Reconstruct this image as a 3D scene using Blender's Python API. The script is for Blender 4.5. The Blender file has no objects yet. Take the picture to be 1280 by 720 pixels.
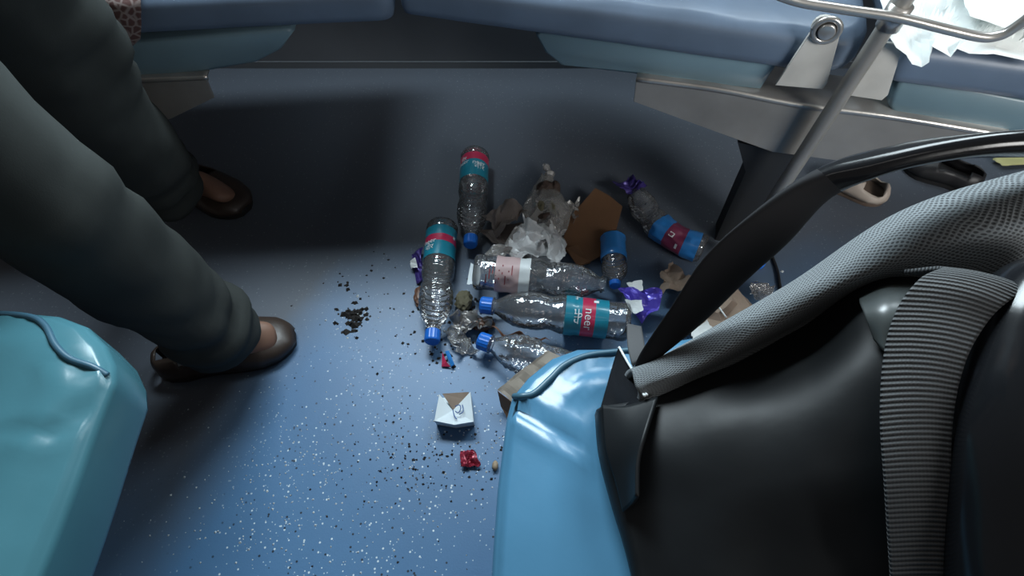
import bpy, bmesh, math, random
from mathutils import Vector as V, Matrix, noise
from mathutils.bvhtree import BVHTree
from mathutils.geometry import tessellate_polygon
R = math.radians
sc = bpy.context.scene
COL = sc.collection
random.seed(7)

# ------------------------------------------------------------------ camera, world, light, exposure
CAM_H = 0.96; F_PX = 720.0; PITCH = 55.0
cam = bpy.data.objects.new('camera', bpy.data.cameras.new('camera'))
COL.objects.link(cam)
cam.location = (0, 0, CAM_H); cam.rotation_euler = (R(90 - PITCH), 0, 0)
cam.data.sensor_width = 36; cam.data.lens = F_PX / 1280 * 36; cam.data.clip_start = 0.01
sc.camera = cam
w = bpy.data.worlds.new('carriage_ambience'); sc.world = w; w.use_nodes = True
bg = w.node_tree.nodes['Background']
bg.inputs[0].default_value = (0.90, 0.82, 0.76, 1); bg.inputs[1].default_value = 0.085
def area(name, size, size_y, energy, col, loc, rx, rz=0, spread=180):
    ld = bpy.data.lights.new(name, 'AREA'); ld.shape = 'RECTANGLE'; ld.size = size; ld.size_y = size_y; ld.energy = energy; ld.color = col; ld.spread = R(spread)
    lo = bpy.data.objects.new(name, ld); COL.objects.link(lo); lo.location = loc; lo.rotation_euler = (R(rx), 0, R(rz))
WIN_1, WIN_2 = -.36, .80                                # window centres along the side wall
area('window_daylight', .80, .60, 46, (.80, .93, 1.0), (WIN_1, 1.40, 1.47), -62)      # just inside each window, shining in and down
area('window_daylight', .80, .60, 20, (.82, .94, 1.0), (WIN_2, 1.40, 1.47), -62)
area('near_fill_light', .8, .6, 4.5, (.98, .98, .96), (1.35, -.62, 1.25), 64, 24, 64)        # added unseen fill from the viewer's right, narrow beam onto the right bench
area('overhead_fill_light', 1.3, .12, 1.2, (1.0, .97, .94), (.1, -.35, 2.17), 0)  # added overhead fill behind the viewer, lifts faces turned this way
sc.view_settings.view_transform = 'Standard'; sc.view_settings.look = 'None'
sc.view_settings.exposure = 0.0; sc.view_settings.gamma = 1.0; sc.view_settings.use_curve_mapping = False

# ------------------------------------------------------------------ measuring helpers
_c, _s = math.cos(R(90 - PITCH)), math.sin(R(90 - PITCH))
def ray(px, py):
    x = (px - 640) / F_PX; y = (360 - py) / F_PX
    return V((x, y * _c + _s, y * _s - _c))
def P(px, py, z=0.0):                                    # where the sight line meets height z
    d = ray(px, py); return V((0, 0, CAM_H)) + d * ((z - CAM_H) / d.z)
def PV(px, py, line, off=0.0):                           # where it meets an upright plane over a ground line
    a, b = line; d = ray(px, py)
    n = V((-(b[1] - a[1]), b[0] - a[0], 0)).normalized()
    return V((0, 0, CAM_H)) + d * ((a[0] * n.x + a[1] * n.y + off) / (d.x * n.x + d.y * n.y))

# ------------------------------------------------------------------ building helpers
ORG = {}
def empty(name, loc):
    o = bpy.data.objects.new(name, None); COL.objects.link(o)
    o.location = loc; o.empty_display_size = 0.05; ORG[o] = V(loc); return o
def tag(o, label, cat, group=None, kind=None):
    o['label'] = label
    if cat: o['category'] = cat
    if group: o['group'] = group
    if kind: o['kind'] = kind
    return o
def obj(name, verts, faces, mat, parent=None, uv=None, smooth=True, mats=None, fmat=None, org=None):
    verts = [V(v) for v in verts]
    if org is None:
        if parent is not None: org = ORG[parent]
        else:
            n = len(verts)
            org = V((sum(v.x for v in verts) / n, sum(v.y for v in verts) / n, min(v.z for v in verts)))
    me = bpy.data.meshes.new(name)
    me.from_pydata([tuple(v - org) for v in verts], [], [tuple(f) for f in faces])
    me.validate()
    for m in (mats or [mat]): me.materials.append(m)
    if fmat and len(fmat) == len(me.polygons): me.polygons.foreach_set('material_index', fmat)
    if uv:
        l = me.uv_layers.new(name='UVMap')
        for lp in me.loops: l.data[lp.index].uv = uv[lp.vertex_index]
    bm = bmesh.new(); bm.from_mesh(me); bmesh.ops.recalc_face_normals(bm, faces=bm.faces[:]); bm.to_mesh(me); bm.free()
    me.polygons.foreach_set('use_smooth', [smooth] * len(me.polygons)); me.update()
    o = bpy.data.objects.new(name, me); COL.objects.link(o)
    if parent is None: o.location = org; ORG[o] = org
    else: o.parent = parent; ORG[o] = ORG[parent]
    return o
def cat_spline(pts, n):
    pts = [V(p) for p in pts]
    if len(pts) == 2: return [pts[0].lerp(pts[1], i / (n - 1)) for i in range(n)]
    out = []; m = len(pts) - 1
    for i in range(n):
        u = i / (n - 1) * m; k = min(int(u), m - 1); t = u - k
        p0 = pts[k - 1] if k > 0 else pts[0] * 2 - pts[1]
        p1, p2 = pts[k], pts[k + 1]
        p3 = pts[k + 2] if k + 2 <= m else pts[m] * 2 - pts[m - 1]
        out.append(0.5 * ((2 * p1) + (p2 - p0) * t + (2 * p0 - 5 * p1 + 4 * p2 - p3) * t * t + (3 * p1 - p0 - 3 * p2 + p3) * t ** 3))
    return out
def lin(vals, u):                                        # piecewise linear table
    for (a, x), (b, y) in zip(vals, vals[1:]):
        if u <= b: return x + (y - x) * (0 if b == a else (u - a) / (b - a))
    return vals[-1][1]
def frames(pts):
    T = []
    for i in range(len(pts)):
        T.append((pts[min(i + 1, len(pts) - 1)] - pts[max(i - 1, 0)]).normalized())
    u = T[0].cross(V((0, 0, 1)))
    if u.length < 1e-3: u = T[0].cross(V((0, 1, 0)))
    u.normalize(); out = []
    for t in T:
        u = (u - t * u.dot(t)).normalized(); out.append((t, u, t.cross(u)))
    return out
def tube(pts, rad, seg=12, cap=True):
    """points already dense; rad: number or list"""
    pts = [V(p) for p in pts]
    if not isinstance(rad, (list, tuple)): rad = [rad] * len(pts)
    vs, fs = [], []
    for p, r, (t, u, v) in zip(pts, rad, frames(pts)):
        for k in range(seg):
            a = 2 * math.pi * k / seg; vs.append(p + (u * math.cos(a) + v * math.sin(a)) * r)
    n = len(pts)
    for i in range(n - 1):
        for k in range(seg):
            fs.append((i * seg + k, i * seg + (k + 1) % seg, (i + 1) * seg + (k + 1) % seg, (i + 1) * seg + k))
    if cap: fs.append(tuple(range(seg - 1, -1, -1))); fs.append(tuple((n - 1) * seg + k for k in range(seg)))
    return vs, fs
def join(*parts):
    vs, fs = [], []
    for v, f in parts:
        o = len(vs); vs += list(v); fs += [tuple(i + o for i in q) for q in f]
    return vs, fs
def box(a, b):
    x0, y0, z0 = a; x1, y1, z1 = b
    return ([V(p) for p in ((x0, y0, z0), (x1, y0, z0), (x1, y1, z0), (x0, y1, z0), (x0, y0, z1), (x1, y0, z1), (x1, y1, z1), (x0, y1, z1))],
            [(0, 3, 2, 1), (4, 5, 6, 7), (0, 1, 5, 4), (1, 2, 6, 5), (2, 3, 7, 6), (3, 0, 4, 7)])
def prism(poly, d, bevel=0.0):
    """polygon (3D, planar) pushed along d, optional rounded rim"""
    poly = [V(p) for p in poly]; d = V(d); n = len(poly); c = sum(poly, V()) / n
    def inset(q, r):
        return q + (c - q).normalized() * r
    if bevel:
        dn = d.normalized()
        rings = [[inset(p, bevel) for p in poly], [inset(p, bevel * .3) + dn * bevel * .3 for p in poly], [p + dn * bevel for p in poly],
                 [p + d - dn * bevel for p in poly], [inset(p, bevel * .3) + d - dn * bevel * .3 for p in poly], [inset(p, bevel) + d for p in poly]]
    else: rings = [poly, [p + d for p in poly]]
    vs = [p for r in rings for p in r]; fs = []
    for i in range(len(rings) - 1):
        for k in range(n): fs.append((i * n + k, i * n + (k + 1) % n, (i + 1) * n + (k + 1) % n, (i + 1) * n + k))
    tri = tessellate_polygon([rings[0]]); fs += [tuple(t) for t in tri]
    o = (len(rings) - 1) * n; fs += [tuple(o + i for i in reversed(t)) for t in tri]
    return vs, fs
def smooth_grid(rows, nu, nv):
    """control rows -> dense grid (nv rows of nu points) with uv in metres"""
    rr = [cat_spline(r, nu) for r in rows]
    cols = [cat_spline([r[i] for r in rr], nv) for i in range(nu)]
    return [[cols[i][j] for i in range(nu)] for j in range(nv)]
def grid_faces(nv, nu):
    return [(j * nu + i, j * nu + i + 1, (j + 1) * nu + i + 1, (j + 1) * nu + i) for j in range(nv - 1) for i in range(nu - 1)]
def thick(g, t):
    """open grid -> closed sheet of thickness t (below)"""
    nv, nu = len(g), len(g[0]); vs = [p for r in g for p in r]; nrm = [V() for _ in vs]
    fs = grid_faces(nv, nu)
    for f in fs:
        n = (vs[f[2]] - vs[f[0]]).cross(vs[f[3]] - vs[f[1]])
        for i in f: nrm[i] += n
    if sum(n.z for n in nrm) < 0: nrm = [-n for n in nrm]
    N = len(vs); lo_ = [p - n.normalized() * t if n.length > 1e-12 else p - V((0, 0, t)) for p, n in zip(vs, nrm)]
    out = list(fs) + [tuple(N + i for i in reversed(f)) for f in fs]
    rim = [i for i in range(nu)] + [j * nu + nu - 1 for j in range(1, nv)] + [(nv - 1) * nu + i for i in range(nu - 2, -1, -1)] + [j * nu for j in range(nv - 2, 0, -1)]
    for a, b in zip(rim, rim[1:] + rim[:1]): out.append((b, a, N + a, N + b))
    return vs + lo_, out
def ridge(p, f, seed):
    q = V(p) * f + V((seed * 7.3, seed * 3.1, seed * 1.7))
    d, _ = noise.voronoi(q)
    return (d[1] - d[0])
def crumpled_sheet(quad, n=14, amp=.012, freq=30, seed=1, edge=.25, t=.0006, zmin=.001, m=None):
    """four corner points -> creased, torn-edged sheet"""
    a, b, c, d = [V(q) for q in quad]; rnd = random.Random(seed); m = m or n; g = []
    for j in range(m):
        v = j / (m - 1); row = []
        for i in range(n):
            u = i / (n - 1)
            uu = u + (rnd.uniform(-1, 1) * edge / n if i in (0, n - 1) else rnd.uniform(-.3, .3) * edge / n)
            vv = v + (rnd.uniform(-1, 1) * edge / m if j in (0, m - 1) else rnd.uniform(-.3, .3) * edge / m)
            p = a.lerp(b, uu).lerp(d.lerp(c, uu), vv)
            h = ridge(p, freq, seed) * amp + noise.noise(p * freq * .6 + V((seed, 0, 0))) * amp * .7
            p = p + V((noise.noise(p * freq + V((0, seed, 0))) * amp * .5, noise.noise(p * freq + V((0, 0, seed))) * amp * .5, h))
            p.z = max(p.z, zmin + t); row.append(p)
        g.append(row)
    return thick(g, t)
def lump(center, rad, seed=1, amp=.25, freq=2.2, sub=4, warp=None, floor=.0008):
    """creased ball of paper, foil or film"""
    bm = bmesh.new(); bmesh.ops.create_icosphere(bm, subdivisions=sub, radius=1); vs, fs = [], []
    for v in bm.verts:
        p = v.co.copy(); d, _ = noise.voronoi(p * freq + V((seed * 5.1, seed * 2.3, 0)))
        k = 1 + amp * (.35 - .9 * min(.8, d[1] - d[0])) + amp * .5 * noise.noise(p * freq * 2 + V((0, seed, seed)))
        q = V((p.x * rad[0], p.y * rad[1], p.z * rad[2])) * k
        if warp: q = warp(q, p)
        q = q + V(center); q.z = max(q.z, floor); vs.append(q)
    fs = [tuple(v.index for v in f.verts) for f in bm.faces]; bm.free(); return vs, fs

# ------------------------------------------------------------------ materials
def mat(name, col, rough=.6, metal=0, spec=.5, bump=None, var=None, trans=0, coat=0, sheen=0):
    m = bpy.data.materials.new(name); m.use_nodes = True; nt = m.node_tree; b = nt.nodes['Principled BSDF']
    b.inputs['Base Color'].default_value = (*col, 1); b.inputs['Roughness'].default_value = rough
    b.inputs['Metallic'].default_value = metal; b.inputs['Specular IOR Level'].default_value = spec
    b.inputs['Transmission Weight'].default_value = trans; b.inputs['Coat Weight'].default_value = coat
    b.inputs['Sheen Weight'].default_value = sheen
    tc = nt.nodes.new('ShaderNodeTexCoord')
    if var:
        sc_, amt = var; nz = nt.nodes.new('ShaderNodeTexNoise'); nz.inputs['Scale'].default_value = sc_; nz.inputs['Detail'].default_value = 5
        nt.links.new(tc.outputs['Object'], nz.inputs['Vector'])
        mx = nt.nodes.new('ShaderNodeMix'); mx.data_type = 'RGBA'; mx.blend_type = 'MULTIPLY'; mx.inputs[0].default_value = 1
        cr = nt.nodes.new('ShaderNodeValToRGB'); cr.color_ramp.elements[0].position = .3; cr.color_ramp.elements[1].position = .7
        cr.color_ramp.elements[0].color = (1 - amt,) * 3 + (1,); cr.color_ramp.elements[1].color = (1, 1, 1, 1)
        nt.links.new(nz.outputs['Fac'], cr.inputs[0]); mx.inputs[6].default_value = (*col, 1)
        nt.links.new(cr.outputs[0], mx.inputs[7]); nt.links.new(mx.outputs[2], b.inputs['Base Color'])
    if bump:
        sc_, st, dist = bump; nz = nt.nodes.new('ShaderNodeTexNoise'); nz.inputs['Scale'].default_value = sc_; nz.inputs['Detail'].default_value = 4
        nt.links.new(tc.outputs['Object'], nz.inputs['Vector'])
        bp = nt.nodes.new('ShaderNodeBump'); bp.inputs['Strength'].default_value = st; bp.inputs['Distance'].default_value = dist
        nt.links.new(nz.outputs['Fac'], bp.inputs['Height']); nt.links.new(bp.outputs[0], b.inputs['Normal'])
    return m
def film(name, tint, gloss=.12, rough=.06, haze=0.0, hazecol=(.8, .8, .8), bump=(60, .25, .003)):
    """thin clear plastic: see-through with grazing and mirror reflections, some milky haze"""
    m = bpy.data.materials.new(name); m.use_nodes = True; nt = m.node_tree; nt.nodes.remove(nt.nodes['Principled BSDF'])
    out = nt.nodes['Material Output']; N = nt.nodes.new; L = nt.links.new
    tr = N('ShaderNodeBsdfTransparent'); tr.inputs[0].default_value = (*tint, 1)
    gl = N('ShaderNodeBsdfGlossy'); gl.inputs['Roughness'].default_value = rough
    df = N('ShaderNodeBsdfDiffuse'); df.inputs[0].default_value = (*hazecol, 1)
    fr = N('ShaderNodeFresnel'); fr.inputs[0].default_value = 1.45
    ad = N('ShaderNodeMath'); ad.operation = 'MULTIPLY_ADD'; ad.inputs[1].default_value = 1.0; ad.inputs[2].default_value = gloss
    ad.use_clamp = True
    tc = N('ShaderNodeTexCoord'); nz = N('ShaderNodeTexNoise'); nz.inputs['Scale'].default_value = bump[0]; nz.inputs['Detail'].default_value = 3
    bp = N('ShaderNodeBump'); bp.inputs['Strength'].default_value = bump[1]; bp.inputs['Distance'].default_value = bump[2]
    L(tc.outputs['Object'], nz.inputs['Vector']); L(nz.outputs['Fac'], bp.inputs['Height'])
    L(bp.outputs[0], gl.inputs['Normal']); L(bp.outputs[0], fr.inputs['Normal'])
    m1 = N('ShaderNodeMixShader'); m1.inputs[0].default_value = haze; L(tr.outputs[0], m1.inputs[1]); L(df.outputs[0], m1.inputs[2])
    m2 = N('ShaderNodeMixShader'); L(fr.outputs[0], ad.inputs[0]); L(ad.outputs[0], m2.inputs[0]); L(m1.outputs[0], m2.inputs[1]); L(gl.outputs[0], m2.inputs[2])
    L(m2.outputs[0], out.inputs['Surface']); return m

def floor_material():
    m = bpy.data.materials.new('speckled_blue_vinyl_floor'); m.use_nodes = True; nt = m.node_tree; b = nt.nodes['Principled BSDF']
    N = nt.nodes.new; L = nt.links.new; tc = N('ShaderNodeTexCoord')
    b.inputs['Roughness'].default_value = .42; b.inputs['Specular IOR Level'].default_value = .45
    nz = N('ShaderNodeTexNoise'); nz.inputs['Scale'].default_value = 3.0; nz.inputs['Detail'].default_value = 6
    L(tc.outputs['Object'], nz.inputs['Vector'])
    cr = N('ShaderNodeValToRGB'); cr.color_ramp.elements[0].position = .3; cr.color_ramp.elements[0].color = (.068, .165, .315, 1)
    cr.color_ramp.elements[1].position = .72; cr.color_ramp.elements[1].color = (.088, .210, .385, 1); L(nz.outputs['Fac'], cr.inputs[0])
    last = cr.outputs[0]
    # shade painted in as grey towards the bench and at left; chips fade there
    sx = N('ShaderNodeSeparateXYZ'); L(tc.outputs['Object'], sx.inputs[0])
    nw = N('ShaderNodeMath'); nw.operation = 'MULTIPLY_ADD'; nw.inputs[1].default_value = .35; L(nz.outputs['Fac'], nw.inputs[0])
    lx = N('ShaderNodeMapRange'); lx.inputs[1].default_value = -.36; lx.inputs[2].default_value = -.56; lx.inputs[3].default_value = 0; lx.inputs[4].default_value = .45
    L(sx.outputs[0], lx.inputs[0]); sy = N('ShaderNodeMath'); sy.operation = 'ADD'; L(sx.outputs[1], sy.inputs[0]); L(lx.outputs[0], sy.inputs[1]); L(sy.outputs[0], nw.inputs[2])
    worn = N('ShaderNodeMapRange'); worn.interpolation_type = 'SMOOTHSTEP'; worn.inputs[1].default_value = .80; worn.inputs[2].default_value = .48; worn.inputs[3].default_value = .10; worn.inputs[4].default_value = .9  # chip strength, faded with the painted shade towards the bench and the left
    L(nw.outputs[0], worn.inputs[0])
    film = N('ShaderNodeMapRange'); film.inputs[1].default_value = .66; film.inputs[2].default_value = .98; film.inputs[3].default_value = 0; film.inputs[4].default_value = .85  # amount of painted shade grey mixed into the floor colour
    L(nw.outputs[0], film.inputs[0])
    fm = N('ShaderNodeMix'); fm.data_type = 'RGBA'; L(film.outputs[0], fm.inputs[0]); L(last, fm.inputs[6]); fm.inputs[7].default_value = (.088, .087, .088, 1); last = fm.outputs[2]  # mix in the painted shade grey
    for scale, thr, keep, colr in ((120, .19, .42, (.70, .80, .84, 1)), (100, .185, .42, (.010, .013, .018, 1)), (200, .20, .30, (.50, .62, .70, 1))):
        vo = N('ShaderNodeTexVoronoi'); vo.inputs['Scale'].default_value = scale; L(tc.outputs['Object'], vo.inputs['Vector'])
        a = N('ShaderNodeMath'); a.operation = 'LESS_THAN'; a.inputs[1].default_value = thr; L(vo.outputs['Distance'], a.inputs[0])
        sp = N('ShaderNodeSeparateColor'); L(vo.outputs['Color'], sp.inputs[0])
        # chips lie thicker in some places of the sheet than in others
        n2 = N('ShaderNodeTexNoise'); n2.inputs['Scale'].default_value = 5; L(tc.outputs['Object'], n2.inputs['Vector'])
        ml = N('ShaderNodeMath'); ml.operation = 'MULTIPLY_ADD'; ml.inputs[1].default_value = 1.2; ml.inputs[2].default_value = keep - .72; L(n2.outputs['Fac'], ml.inputs[0])
        c = N('ShaderNodeMath'); c.operation = 'LESS_THAN'; L(sp.outputs[0], c.inputs[0]); L(ml.outputs[0], c.inputs[1])
        d = N('ShaderNodeMath'); d.operation = 'MULTIPLY'; L(a.outputs[0], d.inputs[0]); L(c.outputs[0], d.inputs[1])
        d2 = N('ShaderNodeMath'); d2.operation = 'MULTIPLY'; L(d.outputs[0], d2.inputs[0]); L(worn.outputs[0], d2.inputs[1]); d = d2  # chips fade where the shade is painted in
        mx = N('ShaderNodeMix'); mx.data_type = 'RGBA'; L(d.outputs[0], mx.inputs[0]); L(last, mx.inputs[6]); mx.inputs[7].default_value = colr
        last = mx.outputs[2]
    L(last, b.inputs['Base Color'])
    n3 = N('ShaderNodeTexNoise'); n3.inputs['Scale'].default_value = 350; L(tc.outputs['Object'], n3.inputs['Vector'])
    bp = N('ShaderNodeBump'); bp.inputs['Strength'].default_value = .12; bp.inputs['Distance'].default_value = .001
    L(n3.outputs['Fac'], bp.inputs['Height']); L(bp.outputs[0], b.inputs['Normal'])
    return m
def mesh_fabric():
    m = bpy.data.materials.new('grey_spacer_mesh'); m.use_nodes = True; nt = m.node_tree; b = nt.nodes['Principled BSDF']
    N = nt.nodes.new; L = nt.links.new; tc = N('ShaderNodeTexCoord')
    mp = N('ShaderNodeMapping'); mp.inputs['Scale'].default_value = (215, 330, 1); mp.inputs['Rotation'].default_value = (0, 0, R(0)); nz = N('ShaderNodeTexNoise'); nz.inputs['Scale'].default_value = 28; L(tc.outputs['UV'], nz.inputs['Vector'])
    sc2 = N('ShaderNodeVectorMath'); sc2.operation = 'SCALE'; sc2.inputs['Scale'].default_value = .012; L(nz.outputs['Color'], sc2.inputs[0])
    av = N('ShaderNodeVectorMath'); L(tc.outputs['UV'], av.inputs[0]); L(sc2.outputs[0], av.inputs[1]); L(av.outputs[0], mp.inputs['Vector'])
    # two rows of oval holes set like bricks
    def holes(off):
        ad = N('ShaderNodeVectorMath'); ad.operation = 'ADD'; ad.inputs[1].default_value = (off, off, 0); L(mp.outputs[0], ad.inputs[0])
        fr = N('ShaderNodeVectorMath'); fr.operation = 'FRACTION'; L(ad.outputs[0], fr.inputs[0])
        sb = N('ShaderNodeVectorMath'); sb.operation = 'SUBTRACT'; sb.inputs[1].default_value = (.5, .5, 0); L(fr.outputs[0], sb.inputs[0])
        ln = N('ShaderNodeVectorMath'); ln.operation = 'LENGTH'; L(sb.outputs[0], ln.inputs[0]); return ln.outputs['Value']
    mn = N('ShaderNodeMath'); mn.operation = 'MINIMUM'; L(holes(0), mn.inputs[0]); L(holes(.5), mn.inputs[1])
    cr = N('ShaderNodeValToRGB'); cr.color_ramp.elements[0].position = .17; cr.color_ramp.elements[0].color = (.07, .075, .08, 1)
    cr.color_ramp.elements[1].position = .30; cr.color_ramp.elements[1].color = (.235, .26, .275, 1); L(mn.outputs[0], cr.inputs[0])
    L(cr.outputs[0], b.inputs['Base Color']); b.inputs['Roughness'].default_value = .85; b.inputs['Specular IOR Level'].default_value = .25
    bp = N('ShaderNodeBump'); bp.inputs['Strength'].default_value = .8; bp.inputs['Distance'].default_value = .0015
    L(mn.outputs[0], bp.inputs['Height']); L(bp.outputs[0], b.inputs['Normal']); return m
def webbing_material(name='grey_webbing', base=(.085, .09, .095), freq=620):
    m = bpy.data.materials.new(name); m.use_nodes = True; nt = m.node_tree; b = nt.nodes['Principled BSDF']
    N = nt.nodes.new; L = nt.links.new; tc = N('ShaderNodeTexCoord')
    mp = N('ShaderNodeMapping'); mp.inputs['Scale'].default_value = (1, 1, 1); L(tc.outputs['UV'], mp.inputs['Vector'])
    wv = N('ShaderNodeTexWave'); wv.bands_direction = 'Y'; wv.inputs['Scale'].default_value = freq / 6.28; wv.inputs['Distortion'].default_value = .3
    wv.inputs['Detail'].default_value = 1; L(mp.outputs[0], wv.inputs['Vector'])
    w2 = N('ShaderNodeTexWave'); w2.bands_direction = 'X'; w2.inputs['Scale'].default_value = freq / 4; L(mp.outputs[0], w2.inputs['Vector'])
    ml = N('ShaderNodeMath'); ml.operation = 'MULTIPLY_ADD'; ml.inputs[1].default_value = .12; L(w2.outputs['Fac'], ml.inputs[0]); L(wv.outputs['Fac'], ml.inputs[2])
    cr = N('ShaderNodeValToRGB'); cr.color_ramp.elements[0].position = .2; cr.color_ramp.elements[0].color = tuple(c * .3 for c in base) + (1,)
    cr.color_ramp.elements[1].position = .9; cr.color_ramp.elements[1].color = tuple(c * 1.25 for c in base) + (1,); L(ml.outputs[0], cr.inputs[0])
    L(cr.outputs[0], b.inputs['Base Color']); b.inputs['Roughness'].default_value = .65; b.inputs['Specular IOR Level'].default_value = .35
    bp = N('ShaderNodeBump'); bp.inputs['Strength'].default_value = .9; bp.inputs['Distance'].default_value = .0012
    L(ml.outputs[0], bp.inputs['Height']); L(bp.outputs[0], b.inputs['Normal']); return m
def patterned_cloth():
    m = mat('brown_patterned_cloth', (.10, .05, .045), .9); nt = m.node_tree; b = nt.nodes['Principled BSDF']
    tc = nt.nodes.new('ShaderNodeTexCoord'); vo = nt.nodes.new('ShaderNodeTexVoronoi'); vo.feature = 'DISTANCE_TO_EDGE'; vo.inputs['Scale'].default_value = 75
    nt.links.new(tc.outputs['Object'], vo.inputs['Vector']); cr = nt.nodes.new('ShaderNodeValToRGB')
    cr.color_ramp.elements[0].position = .05; cr.color_ramp.elements[0].color = (.19, .15, .14, 1); cr.color_ramp.elements[1].position = .16; cr.color_ramp.elements[1].color = (.075, .035, .032, 1)
    nt.links.new(vo.outputs['Distance'], cr.inputs[0]); nt.links.new(cr.outputs[0], b.inputs['Base Color']); return m

M = dict(
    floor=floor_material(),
    wall=mat('slate_blue_wall_panel', (.13, .145, .165), .55, var=(4, .2)),
    skirting=mat('grey_skirting', (.12, .135, .15), .5),
    frame_metal=mat('window_frame_metal', (.45, .47, .48), .35, 1),
    vinyl=mat('sky_blue_vinyl', (.080, .235, .385), .26, var=(7, .18), bump=(300, .08, .0006)),
    vinyl_teal=mat('teal_blue_vinyl', (.072, .215, .265), .26, var=(7, .16), bump=(300, .08, .0006)),
    vinyl_bench=mat('dusty_blue_vinyl', (.125, .175, .25), .42, var=(9, .25), bump=(40, .15, .002)),
    pad=mat('teal_grey_bench_board', (.15, .235, .28), .38, var=(6, .2)),
    piping=mat('dark_blue_piping', (.05, .13, .19), .4),
    steel=mat('dull_stainless_steel', (.36, .345, .32), .42, .45, var=(8, .35), bump=(90, .08, .001)),
    chrome=mat('worn_bright_steel', (.60, .58, .55), .28, .75, var=(14, .3)),
    grey_paint=mat('grey_painted_steel', (.60, .59, .55), .5, .1, var=(16, .25)),
    dark_metal=mat('dark_painted_metal', (.03, .033, .037), .55, .3),
    bag=mat('black_coated_nylon', (.011, .0135, .016), .48, spec=.3, var=(5, .35), bump=(14, .15, .006)),
    bag_dark=mat('black_padded_fabric', (.010, .0105, .013), .75, spec=.25),
    bag_side=mat('grey_bag_gusset', (.05, .052, .056), .7, bump=(60, .2, .002)),
    shiny_black=mat('shiny_black_vinyl', (.009, .010, .012), .17, spec=.45, bump=(18, .15, .003)),
    bag_glint=mat('bag_highlight_grey', (.10, .115, .115), .34, spec=.8),  # lighter grey standing in for a highlight on the bag
    mesh=mesh_fabric(), web=webbing_material(), strap=webbing_material('black_strap_webbing', (.010, .0105, .013), 900),
    white_piping=mat('white_piping', (.75, .8, .82), .4),
    clear=film('clear_bottle_plastic', (.985, .988, .99), .09, .04, .08, (.8, .84, .88), (38, .5, .008)),
    crinkle=film('crinkled_bottle_plastic', (.98, .984, .988), .10, .05, .08, (.8, .83, .86), (36, .5, .010)),
    bluefilm=film('blue_tinted_bottle_plastic', (.22, .55, .86), .06, .06, .45, (.05, .24, .52), (50, .3, .005)),
    wrapfilm=film('clear_wrapper_film', (.80, .82, .83), .14, .12, .22, (.7, .7, .7), (110, .9, .01)),
    bagfilm=film('milky_carrier_bag_film', (.86, .86, .85), .08, .15, .32, (.74, .72, .69), (60, .6, .01)),
    white_bag=film('white_polythene', (.9, .9, .9), .06, .3, .78, (.80, .82, .83), (60, .5, .01)),
    cap=mat('blue_bottle_cap', (.012, .15, .62), .32),
    lab_teal=mat('teal_label_film', (.015, .23, .33), .30, coat=.4), lab_red=mat('crimson_label_film', (.50, .03, .09), .30, coat=.4),
    lab_blue=mat('bright_blue_label_film', (.03, .22, .60), .3, coat=.3), lab_wine=mat('wine_red_label_film', (.22, .035, .09), .3, coat=.3),
    lab_pink=mat('pale_pink_label_paper', (.55, .40, .40), .5), lab_white=mat('white_label_paper', (.72, .77, .78), .45),
    ink_white=mat('white_ink', (.82, .86, .88), .5), ink_blue=mat('blue_ink', (.05, .12, .33), .5), ink_red=mat('dark_red_ink', (.28, .06, .07), .6),
    cardboard=mat('brown_cardboard', (.17, .085, .04), .85, var=(18, .2)), cream=mat('cream_card', (.42, .37, .31), .7, var=(20, .2)),
    tan_under=mat('tan_card_back', (.25, .15, .09), .85),
    greypaper=mat('grey_brown_paper', (.21, .18, .165), .85, var=(30, .25)), brownpaper=mat('creased_tan_paper', (.34, .26, .20), .85, var=(30, .3)),
    whitepaper=mat('white_paper', (.80, .84, .83), .75, var=(12, .08)), white_card=mat('white_carton_board', (.70, .78, .82), .6),
    purple=mat('violet_wrapper_foil', (.085, .06, .50), .3, .2, coat=.4), purple_dark=mat('dark_violet_foil', (.06, .04, .22), .3, .3),
    redfoil=mat('red_wrapper_foil', (.45, .04, .08), .3, .3, var=(160, .8)), silver=mat('silver_wrapper_foil', (.52, .51, .50), .28, .8, var=(60, .5)),
    food=mat('dark_brown_scraps', (.05, .032, .025), .8), olive=mat('olive_scraps', (.11, .10, .06), .8), brownfoil=mat('brown_wrapper', (.13, .06, .035), .45),
    dirt=mat('dark_dirt', (.018, .016, .015), .9), grit=mat('pale_grit', (.55, .6, .62), .7), stone=mat('tan_pebble', (.38, .29, .2), .8),
    trousers=mat('dark_grey_green_trousers', (.048, .054, .052), .9, spec=.15, var=(9, .25), bump=(500, .25, .0006)),
    shirt=mat('grey_shirt', (.10, .11, .12), .9), skin=mat('brown_skin', (.23, .125, .085), .55), hair=mat('black_hair', (.01, .009, .008), .6),
    leather=mat('dark_brown_leather', (.040, .027, .021), .40, bump=(40, .3, .003)), sole=mat('black_rubber_sole', (.012, .012, .013), .7),
    beige=mat('beige_shoe_leather', (.42, .36, .31), .55), beige_in=mat('brown_insole', (.12, .085, .065), .8),
    blackshoe=mat('black_shoe_leather', (.018, .018, .02), .45), cable=mat('black_cable', (.012, .012, .014), .5), yellow=mat('yellow_green_card', (.5, .48, .22), .6),
    brown_cloth=patterned_cloth(), glass=film('window_glass', (.95, .97, .97), .02, .02, 0))

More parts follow.
